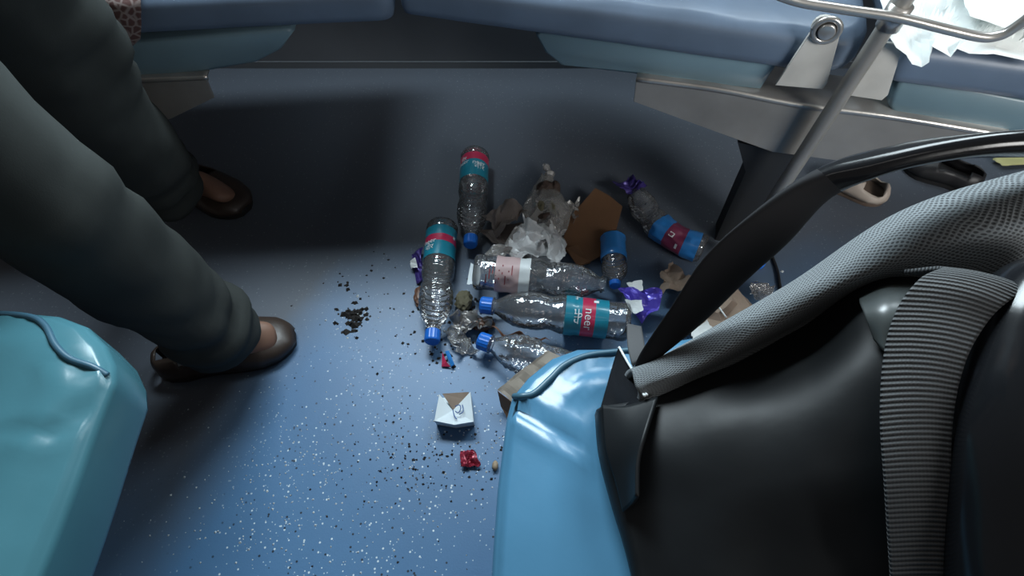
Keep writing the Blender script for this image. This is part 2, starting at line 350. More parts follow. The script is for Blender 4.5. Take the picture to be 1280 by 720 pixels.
# ------------------------------------------------------------------ the setting
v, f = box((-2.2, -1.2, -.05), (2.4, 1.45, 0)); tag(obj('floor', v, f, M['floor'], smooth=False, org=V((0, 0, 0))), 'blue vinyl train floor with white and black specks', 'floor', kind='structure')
WY = 1.42
openings = [(WIN_1 - .44, WIN_1 + .44), (WIN_2 - .44, WIN_2 + .44)]
xs = [-2.2] + [x for o_ in openings for x in o_] + [2.4]
wv = join(box((-2.2, WY, 0), (2.4, WY + .06, 1.11)), box((-2.2, WY, 1.83), (2.4, WY + .06, 2.2)), *[box((xs[i], WY, 1.11), (xs[i + 1], WY + .06, 1.83)) for i in (0, 2, 4)])
tag(obj('wall_back', *wv, M['wall'], smooth=False), 'slate blue carriage side wall behind the bench', 'wall', kind='structure')
v, f = box((-2.2, WY - .004, 0), (2.4, WY, .02)); tag(obj('baseboard_back', v, f, M['skirting'], smooth=False), 'dark grey skirting along the foot of the side wall', 'baseboard', kind='structure')
for k, (x0, x1) in enumerate(openings):
    win = empty('window_%d' % (k + 1), ((x0 + x1) / 2, WY, 1.11)); tag(win, ('left', 'right')[k] + ' carriage window above the far bench', 'window', kind='structure')
    fr = join(box((x0, WY - .01, 1.11), (x1, WY + .07, 1.14)), box((x0, WY - .01, 1.80), (x1, WY + .07, 1.83)), box((x0, WY - .01, 1.14), (x0 + .03, WY + .07, 1.80)), box((x1 - .03, WY - .01, 1.14), (x1, WY + .07, 1.80)))
    obj('window_frame', *fr, M['frame_metal'], win, smooth=False)
    obj('window_pane', *box((x0 + .03, WY + .03, 1.14), (x1 - .03, WY + .035, 1.80)), M['glass'], win, smooth=False)

# ------------------------------------------------------------------ cushions
LN_L = ((-.627, .886), (-.189, .926)); LN_R = ((-.189, .926), (.441, .767))
def rounded(poly, r, n=6):
    """round the corners of a ground polygon"""
    out = []; m = len(poly)
    for i in range(m):
        p, a, b = V(poly[i]), V(poly[i - 1]), V(poly[(i + 1) % m])
        rr = r[i] if isinstance(r, (list, tuple)) else r
        d1, d2 = (a - p), (b - p); k = min(rr, d1.length * .45, d2.length * .45)
        q1, q2 = p + d1.normalized() * k, p + d2.normalized() * k
        for j in range(n + 1):
            t = j / n; out.append(q1 * (1 - t) ** 2 + p * 2 * t * (1 - t) + q2 * t * t)
    return out
def resample(poly, step):
    out = []; m = len(poly)
    for i in range(m):
        a, b = poly[i], poly[(i + 1) % m]; n = max(1, int((b - a).length / step))
        for j in range(n): out.append(a.lerp(b, j / n))
    return out
def cushion(poly, z0, z1, r=.022, crown=.006, creases=(), wob=.0015, rings=14, step=.012):
    """padded slab over a counter-clockwise 2D outline; creases: (a, b, depth, width) valleys on the top"""
    pl = resample([V((p[0], p[1])) for p in poly], step); n = len(pl)
    if sum(pl[i].x * pl[(i + 1) % n].y - pl[(i + 1) % n].x * pl[i].y for i in range(n)) < 0: pl.reverse()
    nm = []
    for i in range(n):
        t = pl[(i + 2) % n] - pl[i - 2]; nm.append(V((-t.y, t.x)).normalized())
    c = sum(pl, V((0, 0))) / n
    prof = [(r * .6, z0), (r * .15, z0 + r * .25), (0, z0 + r * .8)]
    for k in range(7):
        a = k / 6 * math.pi / 2; prof.append((r * (1 - math.cos(a)), z1 - r + r * math.sin(a)))
    vs = []
    for ins, z in prof: vs += [V((p.x + q.x * ins, p.y + q.y * ins, z)) for p, q in zip(pl, nm)]
    base = [p + q * r for p, q in zip(pl, nm)]
    for k in range(1, rings + 1):
        u = (k / rings) ** 1.0 * .985
        for p in base: q = p.lerp(c, u); vs.append(V((q.x, q.y, z1)))
    def top(p):
        z = 0
        for a, b, dep, wd in creases:
            a, b = V((a[0], a[1])), V((b[0], b[1])); ab = b - a; t = max(0, min(1, (V((p.x, p.y)) - a).dot(ab) / ab.length_squared))
            d = (V((p.x, p.y)) - a - ab * t).length; z -= dep * math.exp(-(d / wd) ** 2) * (1 - .6 * t)
            z += dep * .45 * math.exp(-((d - wd * 2) / wd) ** 2) * (1 - .6 * t)
        return z + wob * noise.noise(V((p.x * 14, p.y * 14, z1 * 5))) + crown * min(1, min((V((p.x, p.y)) - q).length for q in pl[::2]) / .045)
    for i in range(len(vs)):
        if i // n >= len(prof) - 2: vs[i] = vs[i] + V((0, 0, top(vs[i])))
        vs[i] = vs[i] + V((noise.noise(vs[i] * 9) * .002, noise.noise(vs[i] * 9 + V((5, 0, 0))) * .002, 0))
    R_ = len(prof) + rings; fs = []
    for j in range(R_ - 1):
        for k in range(n): fs.append((j * n + k, j * n + (k + 1) % n, (j + 1) * n + (k + 1) % n, (j + 1) * n + k))
    vs.append(sum(vs[(R_ - 1) * n:], V()) / n); L_ = len(vs) - 1
    fs += [((R_ - 1) * n + k, (R_ - 1) * n + (k + 1) % n, L_) for k in range(n)]; fs.append(tuple(range(n - 1, -1, -1)))
    return vs, fs
def on_surface(shape, pix, lift=.001):
    t = BVHTree.FromPolygons([tuple(p) for p in shape[0]], shape[1]); out = []
    for x, y in pix:
        h = t.ray_cast(V((0, 0, CAM_H)), ray(x, y).normalized())[0]
        out.append(h + V((0, 0, lift)) if h else P(x, y, ZS - .02))
    return out
def xy(px, py, z): p = P(px, py, z); return (p.x, p.y)

ZS = .462
# the seat at the bottom of the picture, right of the gangway
seat = empty('seat_bench', (.27, 0, 0)); tag(seat, 'bright blue vinyl seat cushion under the black backpack', 'seat')
front = [xy(*q, .45) for q in ((614, 722), (622, 610), (633, 520), (640, 492), (660, 468), (690, 444), (722, 432), (776, 430))]
e = V(front[-1]); far = e + V((.52, .085)); 
poly = [(front[0][0] - .012, -.32)] + front + [tuple(far), (far.x + .02, -.32)]
cr = [(xy(648, 503, ZS), xy(722, 560, ZS), .010, .0058), (xy(690, 512, ZS), xy(760, 500, ZS), .0025, .006), (xy(668, 505, ZS), xy(712, 470, ZS), .003, .006), (xy(712, 466, ZS), xy(776, 452, ZS), .004, .006), (xy(760, 455, ZS), xy(755, 600, ZS), .002, .012)]
cu = cushion(poly, .375, ZS - .013, .011, .013, cr, rings=40, step=.009); obj('cushion', *cu, M['vinyl'], seat)
pp = cat_spline(on_surface(cu, ((643, 496), (652, 496), (668, 492), (688, 474), (706, 457), (735, 445), (774, 440), (830, 434))), 60)
obj('piping', *tube(pp, .0032, 8), M['piping'], seat)
obj('pedestal', *box((.10, -.28, 0), (.50, .20, .376)), M['dark_metal'], seat, smooth=False)
# the seat across the gangway, at the left edge
seat2 = empty('seat_bench', (-.6, 0, 0)); tag(seat2, 'teal vinyl seat cushion at the left edge, below the standing person', 'seat')
front = [xy(*q, .45) for q in ((38, 735), (95, 590), (140, 474), (139, 452), (128, 428), (104, 404), (70, 391), (20, 386), (-60, 384))]
poly = [front[0]] + front[1:] + [(-1.05, front[-1][1] + .0), (-1.05, -.32), (front[0][0] - .12, -.32)]
cr = [(xy(75, 445, ZS), xy(120, 480, ZS), .003, .006), (xy(128, 480, ZS), xy(60, 545, ZS), .004, .008), (xy(60, 540, ZS), xy(0, 537, ZS), .004, .006), (xy(50, 440, ZS), xy(20, 500, ZS), .002, .012), (xy(90, 520, ZS), xy(20, 640, ZS), .002, .014)]
cu = cushion(poly, .375, ZS - .013, .011, .013, cr, rings=36, step=.009); obj('cushion', *cu, M['vinyl_teal'], seat2)
pp = cat_spline(on_surface(cu, ((-40, 394), (0, 393), (40, 397), (58, 409), (70, 432), (88, 449), (116, 459), (135, 470))), 60)
obj('piping', *tube(pp, .0034, 8), M['piping'], seat2)
obj('pedestal', *box((-1.0, -.28, 0), (-.50, .10, .376)), M['dark_metal'], seat2, smooth=False)

# ------------------------------------------------------------------ the far bench: three cushions over under-boards on steel stands
def back(line, d): n = V((-(line[1][1] - line[0][1]), line[1][0] - line[0][0], 0)).normalized(); return n * d
def bench(name_label, line, pa, pb, zc, depth, board_px, boards_off, m, rc=.03):
    """pa, pb: ground ends of the cushion front; board_px: outline of the under-board's front"""
    b = empty('train_bench', (*(V(pa).lerp(V(pb), .5)), 0)); tag(b, name_label, 'bench')
    n = back(line, depth)
    poly = [pa, pb, (pb[0] + n.x, pb[1] + n.y), (pa[0] + n.x, pa[1] + n.y)]
    poly = rounded([V(q) for q in poly], [.02, rc, rc, .02])
    obj('cushion', *cushion(poly, zc[0], zc[1], .022, .006, rings=10, step=.015, wob=.0025), m, b)
    if board_px:
        pl = [PV(x, y, line, boards_off) for x, y in board_px]
        obj('under_board', *prism(cat_spline(pl + [pl[0]], 60)[:-1] if False else pl, back(line, .22), .008), M['pad'], b)
    return b
bench('dusty blue bench cushion at upper left behind the standing person', LN_L, (-1.1, .843), (-.195, .925), (.418, .478), .42,
      [(60, 110), (165, 99), (260, 90), (322, 78), (352, 62), (368, 40), (360, 36), (250, 45), (165, 53), (60, 66)], .012, M['vinyl_bench'])
cR = [PV(1082, 84, LN_R), PV(500, 28, LN_R)]
bench('long dusty blue bench cushion at top centre, ending at the bolted bracket', LN_R, (-.187, .9255), (cR[0].x, cR[0].y), (.43, .492), .42,
      [(700, 82), (680, 66), (668, 44), (675, 36), (800, 48), (900, 60), (968, 70), (972, 82), (952, 112), (900, 107), (800, 95)], .012, M['vinyl_bench'], .085)
q1 = PV(1112, 95, LN_R); q2 = V((1.25, q1.y - (1.25 - q1.x) * .245))
bench('blue bench cushion at the upper right under the white papers', LN_R, (q1.x, q1.y), (q2.x, q2.y), (.432, .494), .42,
      [(1120, 150), (1110, 132), (1125, 98), (1180, 106), (1300, 128), (1420, 150), (1430, 205), (1300, 180), (1200, 163)], .012, M['vinyl_bench'])
def stand(label, line, beam_px, flange_px, post, plates, loc):
    s = empty('bench_stand', loc); tag(s, label, 'stand')
    bk = back(line, .004)
    obj('beam', *prism([PV(x, y, line, 0) for x, y in beam_px], bk, .0012), M['steel'], s, smooth=False)
    a = [PV(x, y, line, -.002) for x, y in flange_px]
    lip = cat_spline([p + V((0, 0, .001)) for p in a], 30)
    bkn = back(line, 1.0)
    g = [[p + V((0, 0, -.006)) for p in lip], [p + V((0, 0, -.001)) + bkn * .0005 for p in lip], [p + V((0, 0, .002)) + bkn * .004 for p in lip], [p + V((0, 0, .002)) + bkn * .09 for p in lip]]
    obj('top_flange', *thick(g, .003), M['chrome'], s)
    if post:
        pp_ = [PV(x, y, line, .03) for x, y in post]; lo_ = [V((p.x, p.y, 0)) for p in (pp_[0], pp_[-1])]
        obj('post', *prism([lo_[0]] + pp_ + [lo_[1]], back(line, .05)), M['dark_metal'], s, smooth=False)
    return s
st = stand('tapered grey steel bench stand beneath the upper right cushions, crossed by the pole', LN_R,
      [(795, 100), (792, 127), (860, 152), (920, 174), (965, 190), (1040, 200), (1110, 205), (1180, 200), (1260, 190), (1262, 172), (1215, 164), (1110, 147), (1000, 133), (900, 114)],
      [(795, 99), (900, 113), (1000, 132), (1110, 146), (1215, 163), (1262, 171)],
      [(932, 215), (922, 178), (1010, 198), (990, 225)], None, (.46, .78, 0))
def bracket(px, mt, off, knob):
    o = obj('hinge_bracket', *prism([PV(x, y, LN_R, off) for x, y in px], back(LN_R, .006), .0015), mt, st, smooth=False)
    if knob:
        c = PV(knob[0], knob[1], LN_R, off); nn = back(LN_R, -1)
        obj('bolt', *tube([c, c + nn * .007, c + nn * .0085, c + nn * .009], [.0115, .0115, .0108, .0095], 24), M['chrome'], o)
        ringp = [c + nn * .002 + (V((nn.y, -nn.x, 0)) * math.cos(t) + V((0, 0, 1)) * math.sin(t)) * .0165 for t in [k / 24 * 2 * math.pi for k in range(25)]]
        obj('collar', *tube(ringp, .0045, 8, cap=False), M['chrome'], o)
    return o
arc = [(1032 + 19 * math.cos(R(a)), 39 - 19 * math.sin(R(a))) for a in range(-5, 186, 19)]
bracket([(969, 107), (1028, 112), (1034, 104)] + arc, M['grey_paint'], -.012, (1033, 37))
bracket([(1056, 119), (1102, 126), (1110, 119), (1127, 64), (1120, 55), (1096, 52)], M['grey_paint'], -.008, None)
stand('tapered grey steel bench stand below the left bench, beside the trousers', LN_L,
      [(140, 172), (215, 148), (268, 122), (258, 98), (175, 102), (140, 104)], [(140, 103), (175, 101), (259, 97)], None, None, (-.6, .88, 0))
# pole and rail
pole = empty('grab_pole', (.5, .73, 0)); tag(pole, 'slanting worn steel pole rising in front of the bench stand', 'pole')
pa, pb = PV(1136, -10, LN_R, -.03), PV(985, 222, LN_R, -.03); d = (pb - pa).normalized(); foot = pa + d * ((0 - pa.z) / d.z)
up = pa - d * .28
obj('shaft', *tube([foot.lerp(up, i / 20) for i in range(21)], .0115, 16), M['steel'], pole)
obj('foot_plate', *tube([V((foot.x, foot.y, 0)), V((foot.x, foot.y, .006)), V((foot.x, foot.y, .009))], [.035, .035, .02], 24), M['steel'], pole)
cl = PV(1118, 20, LN_R, -.03); obj('clamp', *tube([cl - d * .016, cl + d * .016], .0155, 16), M['chrome'], pole)
rail = empty('arm_rail', (.5, .74, .5)); tag(rail, 'bright bent steel rail crossing the pole over the papers', 'rail')
rp = [PV(x, y, LN_R, o) for x, y, o in ((930, -25, -.0515), (990, 0, -.0515), (1050, 11, -.0515), (1118, 21, -.0515), (1180, 36, -.053), (1225, 46, -.055), (1247, 45, -.055), (1266, 36, -.055), (1300, 10, -.055), (1330, -20, -.055))]
obj('tube', *tube(cat_spline(rp, 70), .0062, 12), M['chrome'], rail)

# ------------------------------------------------------------------ the standing person
def skin_mesh(vs, es, rad, sub=2, root=0):
    me = bpy.data.meshes.new('tmp'); me.from_pydata([tuple(p) for p in vs], es, []); o = bpy.data.objects.new('tmp', me); COL.objects.link(o)
    o.modifiers.new('s', 'SKIN')
    for i, r in enumerate(rad):
        me.skin_vertices[0].data[i].radius = r if isinstance(r, tuple) else (r, r)
        me.skin_vertices[0].data[i].use_root = (i == root)
    s = o.modifiers.new('u', 'SUBSURF'); s.levels = sub; s.render_levels = sub
    dg = bpy.context.evaluated_depsgraph_get(); ev = o.evaluated_get(dg); m2 = ev.to_mesh()
    out = ([v.co.copy() for v in m2.vertices], [tuple(p.vertices) for p in m2.polygons]); ev.to_mesh_clear()
    bpy.data.objects.remove(o); return out
per = empty('person', (-.6, .68, 0)); tag(per, 'person in loose dark trousers and brown sandals standing at left', 'person')
AN, KN = P(282, 420, .085), P(0, 226, .52)       # near ankle and knee
AF, KF = P(214, 240, .085), P(40, 46, .52)       # far ankle and knee
HN, HF = V((-.70, .53, .90)), V((-.66, .70, .90))
PEL = (HN + HF) / 2 + V((0, 0, .05))
heelN, toeN = P(222, 458, .02), P(362, 424, .02); heelF, toeF = P(222, 224, .02), P(300, 260, .02)
def foot_pts(an, heel, toe):
    return [an, an.lerp(heel, .5) * 1, heel + V((0, 0, .025)), heel.lerp(toe, .45) + V((0, 0, .035)), heel.lerp(toe, .75) + V((0, 0, .022)), toe + (heel - toe).normalized() * .02 + V((0, 0, .014))]
S = [PEL, PEL + V((.0, 0, .22)), PEL + V((.01, 0, .42)), PEL + V((.02, 0, .50)), PEL + V((.03, 0, .58)), PEL + V((.045, 0, .68)), PEL + V((.04, 0, .76)),
     HN, KN, AN.lerp(KN, .55), AN, HF, KF, AF.lerp(KF, .55), AF]
E_ = [(0, 1), (1, 2), (2, 3), (3, 4), (4, 5), (5, 6), (0, 7), (7, 8), (8, 9), (9, 10), (0, 11), (11, 12), (12, 13), (13, 14)]
Rr = [(.14, .11), (.13, .10), (.15, .10), (.06, .06), (.055, .055), (.082, .098), (.06, .07), .085, .058, .052, .036, .085, .058, .052, .036]
for an, heel, toe, ai in ((AN, heelN, toeN, 10), (AF, heelF, toeF, 14)):
    k = len(S); S += [heel.lerp(toe, .12) + V((0, 0, .035)), heel.lerp(toe, .5) + V((0, 0, .038)), heel.lerp(toe, .78) + V((0, 0, .026)), heel.lerp(toe, .93) + V((0, 0, .02))]
    E_ += [(ai, k), (ai, k + 1), (k + 1, k + 2), (k + 2, k + 3)]; Rr += [.026, .03, (.036, .018), (.026, .012)]
for sy, hand in ((-1, PEL + V((-.16, -.30, -.02))), (1, PEL + V((-.20, .28, .02)))):
    sh = PEL + V((.0, .19 * sy, .43)); el = PEL + V((-.08, .27 * sy, .17)); k = len(S)
    S += [sh, el, hand, hand + V((.03, 0, -.075))]; E_ += [(2, k), (k, k + 1), (k + 1, k + 2), (k + 2, k + 3)]; Rr += [.055, .042, .028, (.034, .016)]
    for q in range(4):
        b0 = k + 3; j = len(S); off = (q - 1.5) * .019; ln = (.062, .075, .07, .055)[q]
        S += [hand + V((.035 + .004, off, -.10)), hand + V((.045, off, -.10 - ln * .5)), hand + V((.035, off, -.10 - ln))]; E_ += [(b0, j), (j, j + 1), (j + 1, j + 2)]; Rr += [.0095, .009, .0075]
    j = len(S); S += [hand + V((.06, -.02, -.05)), hand + V((.085, -.025, -.09))]; E_ += [(k + 2, j), (j, j + 1)]; Rr += [.012, .009]
bv, bf = skin_mesh(S, E_, Rr, 2)
hc = S[5]
for i, p in enumerate(bv):                         # a face: brow, nose, chin on the side he looks to (+x)
    q = p - hc
    if q.length < .16 and q.x > .03:
        n_ = math.exp(-((q.y / .014) ** 2 + ((q.z + .005) / .022) ** 2)); ey = sum(math.exp(-(((q.y - s * .032) / .016) ** 2 + ((q.z - .02) / .014) ** 2)) for s in (-1, 1))
        mo = math.exp(-((q.y / .025) ** 2 + ((q.z + .045) / .006) ** 2)); bv[i] = p + V((.024 * n_ - .010 * ey - .005 * mo, 0, 0))
obj('body', bv, bf, M['skin'], per)
hv, hf = lump(hc + V((-.012, 0, .055)), (.098, .092, .082), 3, .06, 5, 3, floor=-9); obj('hair', hv, hf, M['hair'], per)
Tv = [PEL + V((0, 0, .13)), HN + V((.02, 0, -.03)), KN.lerp(HN, .4), KN, KN.lerp(AN, .35), KN.lerp(AN, .7), AN.lerp(KN, .06), AN + V((0, 0, -.01)), HF + V((.02, 0, -.03)), KF.lerp(HF, .4), KF, KF.lerp(AF, .35), KF.lerp(AF, .7), AF.lerp(KF, .06), AF + V((0, 0, -.01))]
Te = [(0, 1), (1, 2), (2, 3), (3, 4), (4, 5), (5, 6), (6, 7), (0, 8), (8, 9), (9, 10), (10, 11), (11, 12), (12, 13), (13, 14)]
Tr = [(.15, .13), .100, .088, .080, .076, .074, .072, .070, .120, .108, .098, .092, .084, .072, .066]
tv, tf = skin_mesh(Tv, Te, Tr, 3)
tv2 = []
for p in tv:
    c_ = PEL; away = V((p.x - (-.6), p.y - .68, 0))
    w_ = .014 * noise.noise(V((p.x * 9, p.y * 9, p.z * 7))) + .012 * abs(noise.noise(V((p.x * 16 + p.z * 14, p.y * 14, p.z * 9 + 4))))
    w_ += .007 * math.sin(p.z * 95 + 3 * noise.noise(p * 8)) * (math.exp(-((p.z - .14) / .07) ** 2) + .5 * math.exp(-((p.z - .48) / .06) ** 2))
    w_ *= max(0, min(1, (.80 - p.z) / .12))
    tv2.append((p, w_))
def with_normals(vs, fs):
    nn = [V() for _ in vs]
    for q in fs:
        m_ = (vs[q[2]] - vs[q[0]]).cross(vs[q[-1]] - vs[q[1]])
        for i in q: nn[i] += m_
    return [m_.normalized() for m_ in nn]
nn = with_normals(tv, tf); tv = [p + n_ * w_ for (p, w_), n_ in zip(tv2, nn)]
for p in tv:
    p.z = min(max(p.z, .052), .99); q = V((p.x - PEL.x, p.y - PEL.y, 0))
    if p.z > .84 and q.length > .185: p.x, p.y = PEL.x + q.x * .185 / q.length, PEL.y + q.y * .185 / q.length
obj('trousers', tv, tf, M['trousers'], per)
shv, shf = skin_mesh([PEL + V((0, 0, -.14)), S[1], S[2], S[2] + V((0, -.15, .005)), PEL + V((-.03, -.24, .30)), S[2] + V((0, .15, .005)), PEL + V((-.03, .24, .30))], [(0, 1), (1, 2), (2, 3), (3, 4), (2, 5), (5, 6)], [(.21, .18), (.175, .15), (.17, .12), .08, .075, .08, .075], 2)
obj('shirt', shv, shf, M['shirt'], per)
def shoe(heel, toe, name, mu, ms, open_a, open_b, width=.046, height=.062, parent=None, root_label=None, toe_h=.5, back_h=.9):
    """slip-on: sole plus an upper that is open over the instep between open_a and open_b"""
    heel, toe = V((heel.x, heel.y, 0)), V((toe.x, toe.y, 0)); ax = (toe - heel); L_ = ax.length; ax.normalize(); sd = V((-ax.y, ax.x, 0))
    W = [(0, .35), (.04, .62), (.15, .78), (.35, .74), (.6, .95), (.75, 1), (.88, .85), (.96, .55), (1, .25)]
    ring = []; st_ = [0, .02, .05, .1, .18, .28, .4, .52, .64, .75, .84, .91, .96, .99, 1]
    if parent is None:
        parent = empty(name, heel.lerp(toe, .5)); tag(parent, *root_label); sname, uname = 'sole', 'upper'; holder = parent
    else: holder = None; sname, uname = 'sole', name
    out = [heel + ax * L_ * t + sd * width * lin(W, t) for t in st_] + [heel + ax * L_ * t - sd * width * lin(W, t) for t in reversed(st_)]
    vs, fs = [], []; NS = 33; NA = 13; arch = []
    Hh = [(0, back_h * .9), (.08, back_h), (.3, .95), (.5, 1), (.68, .8), (.85, .62), (.95, toe_h), (1, toe_h * .6)]
    for i in range(NS):
        t = i / (NS - 1); wd = width * lin(W, t) * 1.0 + .001; h = height * lin(Hh, t)
        for k in range(NA):
            a = math.pi * k / (NA - 1); s_ = math.copysign(abs(math.cos(a)) ** .7, math.cos(a))
            vs.append(heel + ax * (L_ * t) + sd * wd * s_ + V((0, 0, .014 + (h - .014) * math.sin(a) ** .8)))
    for i in range(NS - 1):
        for k in range(NA - 1):
            t = (i + .5) / (NS - 1); a = (k + .5) / (NA - 1)
            if open_a < t < open_b and .24 < a < .76: continue
            if t < open_a and .40 < a < .60 and t > .04: continue
            fs.append((i * NA + k, i * NA + k + 1, (i + 1) * NA + k + 1, (i + 1) * NA + k))
    up_ = obj(uname, vs, fs, mu, parent)
    md = up_.modifiers.new('thickness', 'SOLIDIFY'); md.thickness = .003; md.offset = 1
    obj(sname, *prism(out, V((0, 0, .016)), .002), ms, up_ if holder is None else holder)
    return parent
shoe(P(207, 462), P(371, 424), 'sandal', M['leather'], M['sole'], .18, .62, .050, .062, per)
shoe(P(214, 220), P(310, 266), 'sandal', M['leather'], M['sole'], .10, .55, .050, .060, per)

# ------------------------------------------------------------------ things beneath the far bench and on it
shoe(P(1024, 226), P(1104, 252), 'slip_on_shoe', M['beige'], M['beige_in'], .60, .92, .036, .050, None, ('beige slip-on shoe lying on the floor by the pole, above the black strap', 'shoe'), .8, .7)
shoe(P(1215, 238), P(1128, 205), 'slip_on_shoe', M['blackshoe'], M['sole'], .2, .6, .040, .055, None, ('black shoe in the shade under the right bench', 'shoe'))
tag(obj('card_scrap', *crumpled_sheet([P(1240, 198, .01), P(1290, 188, .01), P(1292, 204, .012), P(1252, 208, .01)], 8, .006, 40, 5), M['yellow']), 'pale yellow scrap on the floor at the far right under the strap', 'scrap')
# brown patterned cloth hanging off the left bench
rows = [[P(118, -40, .49), P(150, -42, .49), P(176, -40, .49)], [PV(125, -8, LN_L, -.004), PV(152, -6, LN_L, -.006), PV(176, -4, LN_L, -.003)], [PV(130, 20, LN_L, -.02), PV(155, 20, LN_L, -.025), PV(177, 25, LN_L, -.012)], [PV(140, 48, LN_L, -.018), PV(158, 62, LN_L, -.022), PV(176, 48, LN_L, -.012)]]
g = smooth_grid(rows, 14, 24)
g = [[p + V((0, -.004 * abs(noise.noise(p * 50)), 0)) for p in r] for r in g]
tag(obj('patterned_cloth', *thick(g, .002), M['brown_cloth']), 'brown patterned cloth hanging from the left end of the bench', 'cloth')
# white papers on the right bench
def paper_drape(top, edge, jag, seed, amp, label, n=40, m=26, z=.512, off=-.022):
    rows = [[P(x, y, z) for x, y in top], [P(x, y, z + .004) for x, y in edge], [PV(x, y, LN_R, off) for x, y in jag]]
    def polyl(r, n):
        return [r[min(int(i / (n - 1) * (len(r) - 1)), len(r) - 2)].lerp(r[min(int(i / (n - 1) * (len(r) - 1)), len(r) - 2) + 1], i / (n - 1) * (len(r) - 1) - min(int(i / (n - 1) * (len(r) - 1)), len(r) - 2)) for i in range(n)]
    rr = [polyl(r, n) for r in rows]; g = []
    for j in range(m):
        v_ = j / (m - 1); k = 0 if v_ < .6 else 1; t = v_ / .6 if k == 0 else (v_ - .6) / .4
        row = []
        for i in range(n):
            p = rr[k][i].lerp(rr[k + 1][i], t); h = ridge(p, 16, seed) * amp + noise.noise(p * 25) * amp * .4
            p = p + V((0, -h * .6 if k else 0, h if k == 0 else h * .2)); row.append(p)
        g.append(row)
    return tag(obj('paper_sheet', *thick(g, .0006), M['whitepaper'], smooth=False), label, 'paper', 'white papers on the right bench')
paper_drape([(1105, -70), (1200, -80), (1330, -60), (1400, -30)], [(1100, -4), (1135, 16), (1165, 32), (1200, 38), (1240, 44), (1300, 60)],
            [(1108, 40), (1118, 58), (1132, 68), (1140, 80), (1150, 83), (1159, 77), (1163, 57), (1176, 64), (1188, 71), (1195, 60), (1212, 67), (1240, 66), (1262, 71), (1320, 84)], 3, .022, 'large crumpled white paper sheet drooping in torn points over the right bench edge')
paper_drape([(1180, -70), (1250, -80), (1330, -70)], [(1205, 6), (1240, -4), (1300, 2)], [(1212, 20), (1232, 26), (1256, 35), (1275, 30), (1310, 42)], 9, .03, 'smaller curled white paper at the top right corner behind the rail bend', 24, 20, .53, -.0)

# ------------------------------------------------------------------ bottles
PROFILE = [(0, .0), (.001, .55), (.004, .80), (.014, .93), (.035, 1), (.07, 1), (.085, .965), (.36, .965), (.375, 1), (.45, 1), (.485, .94), (.515, .87), (.545, .88), (.58, .95), (.62, .98), (.70, .97), (.76, .89), (.82, .70), (.86, .50), (.885, .39), (.90, .37), (.905, .46), (.915, .46), (.92, .37), (.935, .36)]
def text_mesh(body, size):
    cu = bpy.data.curves.new('t', 'FONT'); cu.body = body; cu.size = size; cu.align_x = 'CENTER'; cu.align_y = 'CENTER'; cu.resolution_u = 3
    o = bpy.data.objects.new('t', cu); COL.objects.link(o); dg = bpy.context.evaluated_depsgraph_get()
    me = bpy.data.meshes.new_from_object(o.evaluated_get(dg)); bpy.data.objects.remove(o)
    r = ([v_.co.copy() for v_ in me.vertices], [tuple(p.vertices) for p in me.polygons]); return r
